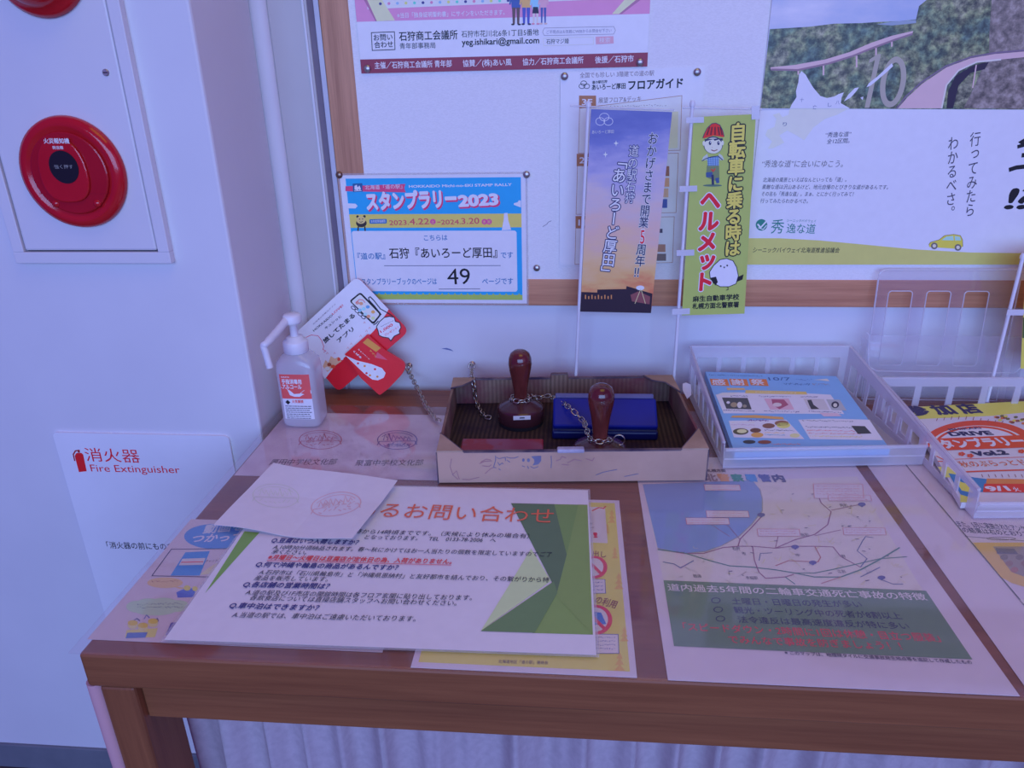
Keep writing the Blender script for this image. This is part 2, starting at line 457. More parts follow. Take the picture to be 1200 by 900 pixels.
# ================================================================== COUNTER TABLE
TF, TB, TL, TR = 0.5165, 1.172, -0.4705, 1.15
table = thing('counter_table', 'brown oak counter table against the wall', 'table', (0.3, 0.85, 0))
mb = MB(); mb.box((TL, TF, TZ - 0.041), (TR, TB, TZ), M_TWOOD); mb.build('table_top', table, bevel=0.003)
mb = MB(); mb.box((TL + 0.0470, TF + 0.010, TZ - 0.088), (TR - 0.0664, TF + 0.030, TZ - 0.0412), M_TWOOD); mb.build('apron', table, bevel=0.0015)
mb = MB(); mb.box((TL + 0.0470, TB - 0.03, TZ - 0.088), (TR - 0.0664, TB - 0.010, TZ - 0.0412), M_TWOOD); mb.build('apron', table, bevel=0.0015)
for sx in (TL + 0.0105, TR - 0.066):
    for sy in (TF + 0.001, TB - 0.066):
        lo, hi = (sx, sy, 0.0), (sx + 0.036, sy + 0.06, TZ - 0.0412)
        mb = MB(); mb.box(lo, hi, M_LWOOD); mb.build('leg', table, bevel=0.003)
mb = MB(); mb.box((TL + 0.0105, TF + 0.07, TZ - 0.088), (TL + 0.03, TB - 0.07, TZ - 0.0412), M_LWOOD); mb.build('side_rail', table, bevel=0.0015)

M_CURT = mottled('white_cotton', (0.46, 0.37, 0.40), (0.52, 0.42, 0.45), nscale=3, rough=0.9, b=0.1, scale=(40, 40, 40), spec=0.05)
M_CURT2 = mottled('pinkish_foam', (0.58, 0.31, 0.32), (0.64, 0.36, 0.36), nscale=3, rough=0.9, spec=0.05)
def curtain(name, P, n, z0, z1, amp, m, label, fold=10.0):
    """gathered cloth hung from a rod: folds tight at the heading and wider below"""
    rows = 16; vs = []; fs = []
    ph = [random.uniform(0, 6.28) for _ in range(8)]
    for side in (0, 1):
        for j in range(rows + 1):
            t = j / rows; z = z1 + (z0 - z1) * t
            for i in range(n + 1):
                u = i / n; x = u * n / fold
                a = amp * (0.75 + 0.25 * min(1, t * 3.0))
                q1 = math.sin(x * 1.9 + ph[0] + 1.3 * math.sin(x * 0.53 + ph[2]) + 0.5 * t); w = a * (0.75 * (1 - 2 * abs(q1) ** 0.8) + 0.3 * math.sin(x * 4.1 + ph[1] + 1.5 * t) + 0.35 * math.exp(-t * 7) * math.sin(x * 9 + ph[3]))
                q, nn = P(u); vs.append(q + nn * (w + side * 0.0015) + V3((0, 0, z + (0.004 * math.sin(x * 9 + ph[4]) * math.exp(-t * 9)))))
    W1 = n + 1; K = W1 * (rows + 1)
    for j in range(rows):
        for i in range(n):
            a = j * W1 + i; fs += [(a, a + 1, a + W1 + 1, a + W1), (a + W1 + K, a + W1 + 1 + K, a + 1 + K, a + K)]
    for i in range(n):
        fs += [(i, i + K, i + 1 + K, i + 1), (rows * W1 + i, rows * W1 + i + 1, rows * W1 + i + 1 + K, rows * W1 + i + K)]
    for j in range(rows):
        for c in (0, n): fs.append((j * W1 + c, (j + 1) * W1 + c, (j + 1) * W1 + c + K, j * W1 + c + K))
    b = MB(); b.add(vs, fs, m, True); o = b.build(name)
    return tag(o, label, 'curtain')
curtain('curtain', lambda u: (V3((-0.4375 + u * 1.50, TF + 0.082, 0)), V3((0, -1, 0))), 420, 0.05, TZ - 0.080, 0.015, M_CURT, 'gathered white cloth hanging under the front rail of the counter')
mb = MB(); mb.tube([V3((TL + 0.0016, TF + 0.0095, z)) for z in (0.0, 0.2, 0.45, TZ - 0.0415)], 0.0086, M_CURT2, 20)
tag(mb.build('padded_post'), 'pinkish padded post standing against the left front leg of the counter', 'post')

# ================================================================== NOTICE BOARD
board = thing('notice_board', 'cream cloth notice board in an oak frame on the back wall', 'notice board', (0.5, BACK, 1.3))
BL_, BB_, BT_, BR_ = -0.378, 0.930, 2.05, 1.75
mb = MB(); mb.box((BL_ + 0.03, BOARD + 0.0015, BB_ + 0.02), (BR_ - 0.03, BACK, BT_ - 0.02), M_FABRIC); mb.build('board_panel', board)
mb = MB(); mb.box((BL_, BOARD, BB_), (BL_ + 0.044, BACK, BT_), M_FRAME_V); mb.build('frame_stile', board, bevel=0.0015)
mb = MB(); mb.box((BR_ - 0.044, BOARD, BB_), (BR_, BACK, BT_), M_FRAME_V); mb.build('frame_stile', board, bevel=0.0015)
mb = MB(); mb.box((BL_ + 0.0442, BOARD, BB_), (BR_ - 0.0442, BACK, BB_ + 0.045), M_FRAME_H); mb.build('frame_rail', board, bevel=0.0015)
mb = MB(); mb.box((BL_ + 0.0442, BOARD, BT_ - 0.045), (BR_ - 0.0442, BACK, BT_), M_FRAME_H); mb.build('frame_rail', board, bevel=0.0015)
mb = MB(); mb.box((BL_ - 0.0085, BOARD + 0.001, BB_), (BL_ - 0.0005, BACK, BT_), M_ALU); mb.build('edge_strip', board, bevel=0.001)

WX, WZ = V3((1, 0, 0)), V3((0, 0, 1))
def wall_sheet(y, p_left, p_right, crop=(0, 0, 1.0)):
    """frame of a sheet on the wall whose lower edge runs from p_left to p_right"""
    x, yy, k = crop
    a = atY(x + p_left[0] / k, yy + p_left[1] / k, y); b = atY(x + p_right[0] / k, yy + p_right[1] / k, y)
    return Sheet(a, b - a, V3((0, 0, 1)) , crop), (b - a).length

wb = bpy.data.objects['wall_back']
S = Sheet(atY(525, 408, BACK - 0.0003), WX, WZ, (470, 330, 5.4545)); S.poly([(258, 428), (290, 424), (318, 432), (336, 446), (316, 440), (288, 434)], mottled('blue_pen', (0.10, 0.13, 0.30), (0.16, 0.2, 0.4)), 1); S.build('pen_mark', wb)
S = Sheet(atY(640, 265, BOARD + 0.0012), WX, WZ, (620, 70, 2.9036)); S.line([(46, 568), (60, 560), (66, 552), (76, 548)], 0.0008, ink((0.25, 0.23, 0.25)), 1); S.build('scratch_mark', board)

# ---- pink marriage-party poster
PW = W(196, 200, 246)
C = (370, 0, 2.9268)
S, w = wall_sheet(1.1826, (157, 252), (1137, 228), C)
S.base([(0, 0), (w, 0), (w, 0.594), (0, 0.594)], ink(WHITE, 0.35), 0.0006, local=True)
PINK = W(222, 108, 208)
bL, bR = S.loc((137, 75)), S.loc((1146, 47))
S.poly([(0, bL.y), (w, bR.y), (w, 0.594), (0, 0.594)], PINK, 1, True)
pl, pr = S.loc((138, 33)), S.loc((1146, 2))
S.poly([(0.018, pl.y), (w - 0.02, pr.y + 0.004), (w - 0.02, 0.57), (0.018, 0.57)], W(214, 200, 240), 2, True)
S.poly([(168, -10), (222, -10), (272, 70), (208, 73)], W(196, 190, 190), 3); S.poly([(160, -10), (172, -10), (210, 73), (205, 73)], W(150, 90, 170), 3)
S.poly([(1062, -4), (1102, -28), (1120, -18), (1040, 48), (1016, 48)], W(196, 190, 190), 3); S.poly([(1118, -16), (1124, -8), (1050, 48), (1040, 48)], W(150, 90, 170), 3)
dots = [W(60, 60, 150), W(230, 100, 190), W(120, 160, 240), W(240, 190, 120), W(90, 190, 210)]
for i in range(16): S.ell((222 + i * 29.2, 13 - i * 0.75), 5, 5, dots[i % 5], 4, 12)
S.T('※当日「独身証明誓約書」にサインをいただきます。', (280, 62), (648, 51), 18, WHITE, 3, 0.012)
# four guests printed on the poster (legs and jackets)
def guest(x, top, body, leg, shoe, wd=18, skirt=None):
    yb = 86 - 0.028 * (x - 680)
    S.poly([(x - wd, top), (x + wd, top), (x + wd * 0.8, top + 38), (x - wd * 0.8, top + 38)], body, 4)
    S.line([(x - wd, top + 2), (x - wd - 3, top + 24)], 0.0022, body, 4); S.line([(x + wd, top + 2), (x + wd + 3, top + 24)], 0.0022, body, 4)
    for k in (-1, 1):
        S.poly([(x + k * 1, top + 34), (x + k * wd * 0.75, top + 34), (x + k * wd * 0.62, yb - 4), (x + k * 4, yb - 4)], leg, 4)
        S.ell((x + k * wd * 0.6, yb - 2), 6, 3, shoe, 5, 10)
    if skirt: S.poly([(x - wd * 0.6, top + 30), (x + wd * 0.6, top + 30), (x + wd * 0.8, top + 52), (x - wd * 0.8, top + 52)], skirt, 5)
guest(687, -8, W(52, 80, 180), W(86, 66, 96), W(40, 34, 60)); guest(722, -8, W(214, 150, 110), W(64, 76, 200), W(40, 34, 90))
guest(754, -6, W(120, 176, 246), W(220, 170, 220), W(200, 110, 180), 14, W(36, 40, 80)); guest(781, -8, W(232, 130, 200), W(60, 80, 180), W(230, 150, 190), 13)
S.line([(191, 112), (270, 109), (272, 170), (194, 173)], 0.0010, BLACK, 3, True)
S.T('お問い', (200, 140), (264, 137), 22, BLACK, 3, 0.01); S.T('合わせ', (202, 165), (266, 162), 22, BLACK, 3, 0.01)
S.T('石狩商工会議所', (287, 140), (487, 134), 31, BLACK, 3, 0.012); S.T('青年部事務局', (289, 168), (411, 165), 20, BLACK)
S.T('石狩市花川北6条1丁目5番地', (500, 128), (765, 121), 22, BLACK); S.T('yeg.ishikari@gmail.com', (502, 157), (766, 150), 27, BLACK, 3, 0.018)
S.line([(784, 96), (1022, 91), (1028, 104), (1022, 117), (784, 122), (778, 110)], 0.0006, W(120, 120, 180), 3, True)
S.T('ご不明点はお気軽にWEBからお問合せ下さい', (792, 116), (1014, 110), 12, W(110, 110, 170))
S.line([(781, 131), (953, 127), (953, 152), (782, 157)], 0.0006, W(170, 176, 220), 3, True)
S.T('石狩マジ婚', (791, 151), (868, 149), 17, BLACK); S.poly([(960, 126), (1021, 124), (1022, 149), (961, 152)], W(232, 128, 196), 2); S.T('検索', (972, 147), (1010, 146), 18, WHITE)
mL, mR = S.loc((157, 204)), S.loc((1138, 180))
S.poly([(0, 0), (w, 0), (w, mR.y), (0, mL.y)], W(128, 40, 90), 2, True)
for t, a, b in (('主催／石狩商工会議所 青年部', (203, 236), (467, 229)), ('協賛／(株)あい風', (505, 229), (672, 224)), ('協力／石狩商工会議所', (710, 224), (918, 217)), ('後援／石狩市', (958, 217), (1090, 212))):
    S.T(t, a, b, 23, WHITE, 3, 0.014)
tag(S.build('event_poster'), 'white and pink event poster with a maroon strip along its lower edge', 'poster')

# ---- floor guide poster
C = (620, 70, 2.9036)
S = Sheet(atY(657, 309, 1.1827), WX, WZ, C)
tl, tr, bl = S.loc((107, 45)), S.loc((600, 22)), S.loc((97, 700))
S.base([(tl.x, bl.y), (tr.x, bl.y + 0.006), (tr.x, tr.y), (tl.x, tl.y)], ink(WHITE, 0.35), 0.0006, local=True)
BRN = W(150, 96, 84)
S.T('全国でも珍しい 3階建ての道の駅', (173, 62), (425, 54), 18, W(110, 90, 130)); S.T('道の駅石狩', (215, 82), (266, 79), 10, BLACK, 3, 0.02)
for dx, dy in ((186, 80), (180, 90), (196, 90)): S.ell((dx, dy), 10, 8, BLACK, 2, 18, w=0.0008)
S.T('あいろーど厚田', (214, 103), (328, 98), 19, BLACK, 3, 0.02); S.T('フロアガイド', (338, 103), (522, 95), 33, BLACK, 3, 0.03)
for t, x, y in (('3F', 170, 122), ('2F', 162, 320), ('1F', 158, 532)):
    S.rect(x, y, x + 58, y + 42, BRN, 2); S.T(t, (x + 10, y + 34), (x + 44, y + 34), 26, WHITE, 3, 0.02)
S.T('展望フロア&デッキ', (236, 148), (381, 142), 19, W(110, 90, 120)); S.scribble((236, 164), (470, 158), 8, W(130, 120, 160), 26, 2, 0.0006)
for pts, f in (([(172, 165), (520, 122), (514, 308), (168, 318)], W(208, 205, 240)), ([(166, 325), (508, 318), (500, 520), (160, 526)], W(200, 203, 244)), ([(160, 540), (494, 534), (488, 690), (156, 696)], W(200, 203, 244))):
    S.poly(pts, f, 1); S.line(pts, 0.0007, BRN, 2, True)
S.poly([(440, 180), (508, 176), (505, 300), (436, 304)], W(232, 208, 190), 2)
for x, y, ww, hh, c in ((455, 362, 22, 34, W(140, 90, 90)), (455, 402, 22, 30, W(190, 140, 130)), (452, 438, 22, 30, W(210, 150, 150)), (452, 474, 18, 30, W(60, 80, 180)), (440, 575, 14, 14, W(70, 70, 110)), (436, 628, 28, 26, W(150, 110, 120)), (434, 660, 32, 24, W(100, 90, 120)), (300, 600, 60, 40, W(170, 160, 190)), (300, 380, 70, 50, W(160, 170, 210))):
    S.rect(x, y, x + ww, y + hh, c, 3)
tag(S.build('floor_guide_poster'), 'white floor guide poster partly behind the sunset banner', 'poster')

# ---- stamp rally notice (laminated A4)
C = (380, 180, 4.5)
S = Sheet(V3((-0.2247, 1.1820, 1.2853 - 0.2462)), WX, WZ, C)
S.base([(-0.1485, -0.105), (0.1485, -0.105), (0.1485, 0.105), (-0.1485, 0.105)], ink((0.84, 0.83, 0.83), 0.3), 0.0005, local=True)
SB = W(28, 140, 240); SY = W(206, 178, 96); RB = W(204, 56, 130); TXB = W(44, 104, 190)
c0, c1, c2, c3 = S.loc((112, 132)), S.loc((1037, 126)), S.loc((1037, 772)), S.loc((1037, 745))
xl, xr, yt, yb = c0.x, c1.x, c0.y, c2.y
S.poly([(xl, yb), (xr, yb), (xr, yt), (xl, yt)], SB, 1, True)
S.poly([(xl, yb), (xr, yb), (xr, c3.y), (xl, c3.y)], W(140, 176, 90), 2, True)
for k in range(26):
    xx = xl + (xr - xl) * (k + 0.3) / 26; S.poly([(xx, c3.y), (xx + 0.004, c3.y), (xx + 0.002, c3.y + 0.003)], W(140, 176, 90), 2, True)
y0, y1 = S.loc((600, 318)).y, S.loc((600, 390)).y
S.poly([(xl, y1), (xr, y1), (xr, y0), (xl, y0)], SY, 2, True)
p0, p1 = S.loc((157, 408)), S.loc((1019, 728))
def rr(s, x0, y0, x1, y1, r, c, l):
    pts = []
    for cx, cy, a in ((x1 - r, y1 - r, 0), (x0 + r, y1 - r, 90), (x0 + r, y0 + r, 180), (x1 - r, y0 + r, 270)):
        for k in range(6):
            t = math.radians(a + 18 * k); pts.append((cx + r * math.cos(t), cy + r * math.sin(t)))
    s.poly(pts, c, l, True)
    return pts
rr(S, S.loc((160, 560)).x, p1.y, p1.x, p0.y, 0.004, WHITE, 3)
S.poly([(112, 172), (428, 160), (422, 183), (430, 204), (112, 198)], RB, 3)
S.rrect([(150, 158), (201, 156), (203, 200), (152, 203)], 0.1, W(30, 80, 160), 4)
S.poly([(160, 190), (160, 170), (172, 164), (176, 178), (186, 168), (194, 186), (188, 194), (182, 186), (178, 194)], WHITE, 5); S.line([(158, 197), (197, 195)], 0.001, WHITE, 5)
S.T('北海道「道の駅」', (216, 190), (412, 184), 24, WHITE, 5, 0.0)
S.T('HOKKAIDO Michi-no-EKI STAMP RALLY', (448, 181), (988, 171), 17, WHITE, 5, 0.03)
S.T('スタンプラリー', (236, 305), (704, 288), 92, W(206, 44, 120), 5, 0.075); S.T('2023', (718, 290), (922, 280), 74, W(206, 44, 120), 5, 0.075)
S.T('スタンプラリー', (229, 298), (698, 281), 92, WHITE, 6, 0.055); S.T('2023', (713, 283), (915, 273), 72, WHITE, 6, 0.055)
for pts in ([(118, 262), (165, 264), (176, 276), (165, 289), (120, 288)], [(1037, 248), (1026, 246), (1020, 256), (1000, 262), (1000, 270), (1037, 284)]): S.poly(pts, WHITE, 3)
S.poly([(948, 314), (966, 312), (970, 350), (986, 402), (936, 404), (946, 350)], WHITE, 3)
BEAR = W(44, 40, 60)   # little printed animal at the start of the yellow band
S.ell((196, 366), 28, 22, BEAR, 4); S.ell((194, 350), 24, 20, W(196, 168, 130), 5); S.ell((176, 332), 7, 7, BEAR, 4, 12); S.ell((212, 331), 7, 7, BEAR, 4, 12)
S.line([(180, 384), (178, 408)], 0.0022, BEAR, 4); S.line([(214, 384), (216, 408)], 0.0022, BEAR, 4)
S.ell((187, 345), 3, 3, BEAR, 6, 8); S.ell((203, 344), 3, 3, BEAR, 6, 8); S.line([(186, 358), (195, 362), (204, 356)], 0.0009, BEAR, 6)
S.rrect([(238, 346), (330, 344), (330, 368), (239, 370)], 0.25, W(36, 96, 190), 4); S.T('本年度開催期間', (246, 365), (323, 363), 15, W(170, 200, 250), 5)
DR = W(176, 64, 104)
S.T('2023.', (345, 379), (447, 377), 32, DR, 4, 0.01); S.T('4.22', (452, 377), (554, 375), 40, DR, 4, 0.01)
S.T('-', (597, 372), (614, 372), 34, DR, 4, 0.01); S.T('2024.', (617, 376), (720, 374), 32, DR, 4, 0.01); S.T('3.20', (724, 374), (818, 372), 40, DR, 4, 0.01)
for x, t in ((573, '土'), (845, '水'), (869, '祝')): S.ell((x, 359), 15, 15, W(196, 60, 160), 4, 18); S.T(t, (x - 8, 368), (x + 8, 368), 18, W(206, 178, 130), 5)
S.T('こちらは', (527, 459), (650, 457), 30, TXB, 4, 0.014)
S.T('『道の駅』', (178, 558), (322, 556), 34, TXB, 4, 0.014); S.T('石狩『あいろーど厚田』', (345, 552), (912, 548), 54, BLACK, 4, 0.012); S.T('です', (932, 552), (995, 551), 34, TXB, 4, 0.014)
S.line([(316, 591), (930, 590)], 0.0009, W(50, 60, 110), 4)
S.T('スタンプラリーブックのページは', (200, 692), (594, 690), 34, TXB, 4, 0.014); S.T('49', (652, 698), (772, 696), 108, BLACK, 4, 0.0); S.T('ページです', (834, 690), (996, 689), 34, TXB, 4, 0.014)
S.line([(604, 714), (822, 713)], 0.0009, W(50, 60, 110), 4)
M_FILM = see_through('clear_laminate', (0.97, 0.97, 0.97), 0.80, 0.08, (0.85, 0.85, 0.85))
rally = S.build('stamp_rally_notice'); film_ring(S, 0.003, M_FILM, 'laminate_margin', rally)
tag(rally, 'laminated blue stamp rally notice with the number 49 on the notice board', 'notice')

# ---- scenic byway road poster
def forest_material():
    m = bpy.data.materials.new('printed_forest'); nt, n, l, p = nodes_of(m)
    t = noise(nt, nscale=95.0, detail=8.0, coord='UV', rough=0.66)
    r = ramp(nt, t.outputs['Fac'], [(0.36, (0.06, 0.06, 0.06)), (0.46, (0.28, 0.28, 0.28)), (0.55, (0.60, 0.60, 0.60)), (0.64, (1.0, 1.0, 1.0))])
    tb = noise(nt, nscale=26.0, detail=3.0, coord='UV'); rb = ramp(nt, tb.outputs['Fac'], [(0.36, (0.16, 0.27, 0.19)), (0.45, (0.27, 0.39, 0.19)), (0.54, (0.44, 0.50, 0.20)), (0.62, (0.50, 0.50, 0.27))])
    mx = n.new('ShaderNodeMix'); mx.data_type = 'RGBA'; mx.blend_type = 'MULTIPLY'; mx.inputs['Factor'].default_value = 1.0
    l.new(r.outputs['Color'], mx.inputs['A']); l.new(rb.outputs['Color'], mx.inputs['B'])
    l.new(mx.outputs['Result'], p.inputs['Base Color']); p.inputs['Roughness'].default_value = 0.4
    return m
M_FOREST = forest_material()
def brownforest_material():
    m = bpy.data.materials.new('printed_hillside'); nt, n, l, p = nodes_of(m)
    t = noise(nt, nscale=80.0, detail=8.0, coord='UV', rough=0.66)
    r = ramp(nt, t.outputs['Fac'], [(0.35, (0.09, 0.07, 0.05)), (0.5, (0.25, 0.20, 0.15)), (0.64, (0.45, 0.37, 0.30))])
    l.new(r.outputs['Color'], p.inputs['Base Color']); p.inputs['Roughness'].default_value = 0.4
    return m
M_HILL = brownforest_material()
def sky_print():
    m = bpy.data.materials.new('printed_cloudy_sky'); nt, n, l, p = nodes_of(m)
    t = noise(nt, scale=(1, 2.4, 1), nscale=9.0, detail=5.0, coord='UV')
    r = ramp(nt, t.outputs['Fac'], [(0.3, (0.42, 0.50, 0.66)), (0.55, (0.62, 0.62, 0.70)), (0.75, (0.80, 0.76, 0.78))])
    l.new(r.outputs['Color'], p.inputs['Base Color']); p.inputs['Roughness'].default_value = 0.4
    return m
M_SKY = sky_print()
C = (860, 0, 2.812)
S = Sheet(atY(876, 309, 1.1828), WX, WZ, C)
x0 = S.loc((88, 357)).x; yp = S.loc((500, 357)).y; PWD, PHT = 0.728, 0.515
ybm = S.loc((500, 872)).y
S.base([(x0, ybm), (x0 + PWD, ybm), (x0 + PWD, ybm + PHT), (x0, ybm + PHT)], ink((0.85, 0.85, 0.85), 0.32), 0.0007, local=True)
def ext(pts, c, l):  # keeps a shape that runs on to the right inside the poster's edge
    P = [S.loc(p) for p in pts]
    S.poly([(min(p.x, x0 + PWD), min(p.y, ybm + PHT)) for p in P], c, l, True)
S.poly([(x0, yp), (x0 + PWD, yp), (x0 + PWD, ybm + PHT), (x0, ybm + PHT)], M_SKY, 1, True)
ext([(118, 96), (250, 88), (330, 78), (420, 76), (480, 72), (545, 70), (600, 64), (610, 20), (640, -4), (720, -30), (860, -60), (1000, -90), (1400, -120), (2400, -180), (2400, 357), (88, 357)], M_FOREST, 2)
S.poly([(470, 80), (520, 72), (600, 66), (600, 76), (520, 84)], W(120, 140, 200), 3)
ext([(850, -10), (900, -24), (1400, -60), (2400, -120), (2400, 357), (756, 357), (790, 290), (820, 220), (840, 190), (842, 100)], M_HILL, 3)
RD = W(176, 150, 206); RDK = W(120, 96, 150)
S.poly([(120, 222), (200, 214), (300, 196), (380, 172), (450, 142), (520, 118), (590, 102), (588, 112), (530, 130), (460, 156), (390, 186), (310, 212), (210, 232), (122, 232)], RD, 5)
S.line([(122, 229), (210, 231), (310, 210), (390, 185), (460, 157), (530, 131), (588, 112)], 0.0026, RDK, 6)
for x, ya, yb2 in ((295, 214, 248), (404, 184, 222), (468, 158, 186), (520, 136, 154), (212, 232, 246)): S.line([(x, ya), (x, yb2)], 0.0024, RD, 5)
ext([(540, 357), (570, 322), (620, 276), (700, 222), (780, 192), (860, 178), (1000, 166), (1300, 160), (2400, 190), (2400, 240), (1300, 182), (1000, 184), (880, 196), (800, 204), (740, 232), (700, 280), (684, 357)], RD, 5)
S.line([(536, 357), (566, 318), (616, 272), (698, 218), (780, 188), (860, 174), (1000, 162)], 0.0022, W(100, 84, 150), 6)
S.poly([(700, 357), (706, 300), (730, 250), (790, 215), (840, 204), (826, 228), (780, 240), (740, 282), (722, 357)], W(40, 34, 70), 4)
S.line([(684, 357), (700, 280), (740, 232), (800, 204), (880, 196)], 0.0022, W(196, 176, 226), 6)
S.line([(798, 214), (786, 290)], 0.0018, W(176, 150, 206), 6)
TENC = W(140, 140, 170)
S.poly([(446, 196), (474, 178), (484, 178), (446, 355), (430, 355), (464, 198), (444, 208)], TENC, 7)
_o = [(524 + 42 * math.cos(a) * (1 if True else 0) - 12 * math.sin(a), 270 + 84 * math.sin(a)) for a in [2 * math.pi * k / 36 for k in range(36)]]; _i = [(524 + 24 * math.cos(a) - 9 * math.sin(a), 270 + 64 * math.sin(a)) for a in [2 * math.pi * k / 36 for k in range(36)]]
for k in range(36): S.poly([_o[k], _o[(k + 1) % 36], _i[(k + 1) % 36], _i[k]], TENC, 7)
MAPW = (0.83, 0.83, 0.85)
S.poly([(222, 234), (236, 246), (248, 268), (262, 290), (284, 316), (306, 323), (330, 318), (344, 310), (362, 304), (354, 322), (352, 340), (382, 357), (184, 357), (190, 344), (206, 320), (204, 300), (212, 270), (214, 246)], MAPW, 8)
MG = W(184, 184, 232)
S.poly([(184, 357), (380, 357), (340, 378), (300, 392), (262, 420), (232, 462), (206, 446), (176, 430), (150, 446), (166, 470), (130, 488), (112, 490), (126, 466), (104, 446), (110, 428), (134, 418), (140, 392), (128, 378), (150, 372), (160, 386), (180, 378)], MG, 2)
for pts in ([(362, 334), (376, 312), (398, 290), (412, 288), (400, 304), (384, 322)], [(436, 288), (444, 274), (470, 254), (496, 230), (520, 208), (524, 218), (500, 240), (472, 264), (450, 282)], [(416, 322), (426, 318), (424, 330)]): S.poly(pts, MAPW, 8)
for x, y, s_ in ((216, 336, '十'), (258, 360, '亡'), (308, 352, 'し'), (334, 344, '八'), (160, 416, 'り')): S.T(s_, (x, y), (x + 13, y), 14, W(90, 100, 170), 9)
DT = W(60, 58, 96)
S.T('“秀逸な道”', (300, 453), (384, 450), 17, DT, 3, 0.0, slant=0.12); S.T('全12区間。', (305, 474), (380, 471), 16, DT, 3, slant=0.12)
S.T('“秀逸な道”に会いにゆこう。', (90, 551), (358, 551), 23, W(96, 96, 140), 3, -0.006, slant=0.1)
for t, a, b in (('北海道の風景といえばなんといっても「道」。', (95, 600), (370, 599)), ('素敵な道は沢山あるけど、地元自慢のとびきりな道があるんです。', (92, 623), (507, 624)), ('その名も「秀逸な道」。まぁ、とにかく行ってみて！', (90, 646), (392, 647)), ('行ってみたらわかるべさ。', (86, 669), (243, 670))):
    S.T(t, a, b, 15, DT, 3, slant=0.1)
TEAL = W(36, 112, 130)
S.ell((91, 741), 19, 19, TEAL, 3, 24); S.line([(78, 738), (88, 750), (108, 728)], 0.0024, WHITE, 4); S.line([(80, 750), (96, 756), (108, 742)], 0.0014, WHITE, 4)
S.T('秀', (120, 769), (162, 769), 46, TEAL, 3); S.T('逸な道', (172, 768), (266, 770), 32, TEAL, 3); S.T('シーニックバイウェイ', (174, 731), (270, 733), 9, TEAL, 3)
LIME = W(172, 178, 112)
ext([(48, 785), (150, 785), (280, 792), (420, 805), (600, 822), (780, 832), (950, 834), (1400, 838), (2400, 850), (2400, 872), (44, 872)], LIME, 2)
S.T('シーニックバイウェイ北海道推進協議会', (62, 832), (346, 833), 17, W(56, 60, 60), 3, 0.01, slant=0.1)
CY = W(216, 186, 66)
S.poly([(642, 806), (648, 798), (676, 790), (694, 776), (724, 772), (746, 776), (753, 790), (754, 812), (742, 820), (644, 814)], CY, 4); S.line([(642, 806), (648, 798), (676, 790), (694, 776), (724, 772), (746, 776), (753, 790), (754, 812)], 0.0007, W(120, 100, 60), 5)
S.poly([(684, 791), (700, 779), (722, 777), (724, 792)], W(140, 190, 220), 5); S.poly([(727, 777), (744, 780), (748, 792), (728, 792)], W(140, 190, 220), 5)
for x, y in ((660, 810), (738, 815)): S.ell((x, y), 11, 11, W(90, 90, 120), 5, 18); S.ell((x, y), 6, 6, W(180, 180, 210), 6, 14)
S.VT('行ってみたら', (797, 434), (776, 714), 34, DT, 3, 0.004); S.VT('わかるべさ。', (724, 448), (712, 722), 34, DT, 3, 0.004)
S.line([(974, 452), (946, 468), (962, 478)], 0.0052, BLACK, 3); S.line([(934, 484), (948, 480), (985, 470)], 0.0052, BLACK, 3); S.line([(906, 560), (930, 552), (985, 546)], 0.0062, BLACK, 3); S.line([(948, 512), (985, 508)], 0.0062, BLACK, 3)
S.T('!', (890, 694), (914, 694), 86, BLACK, 3, 0.02, slant=0.15); S.T('?', (928, 694), (970, 694), 88, BLACK, 3, 0.02, slant=0.15)
tag(S.build('road_poster'), 'large white poster with a forest bridge photograph and a lime green band', 'poster')

# ---- drawing pins
def pin(u, v, y, m, label, tack=False):
    p = atY(u, v, y); b = MB()
    q = Matrix.Rotation(math.radians(90), 3, 'X')
    b.lathe((p.x, y, p.z), [(0.0012, -0.006), (0.0012, 0.0), (0.0052, 0.0002), (0.0056, 0.001), (0.0048, 0.0024), (0.0028, 0.0034), (0.0006, 0.0037)], m, 20, q)
    return tag(b.build('push_pin'), label, 'pin', 'drawing pins on the notice board')
pin(430.5, 80.5, 1.1822, M_METAL, 'steel drawing pin at the lower left corner of the pink event poster')
pin(750, 73, 1.1822, M_METAL, 'steel drawing pin at the lower right corner of the pink event poster')
pin(661.5, 89.5, 1.1823, M_METAL, 'steel drawing pin at the top left corner of the floor guide poster')
pin(817, 84.5, 1.1823, M_METAL, 'steel drawing pin at the top right corner of the floor guide poster')
pin(397.5, 205, 1.1816, M_BRONZE, 'dark bronze drawing pin at the top left corner of the stamp rally notice')
pin(617, 204.5, 1.1816, M_METAL, 'steel drawing pin at the top right corner of the stamp rally notice')
pin(629, 314, 1.1840, M_METAL, 'lone steel drawing pin in bare board cloth right of the stamp rally notice')

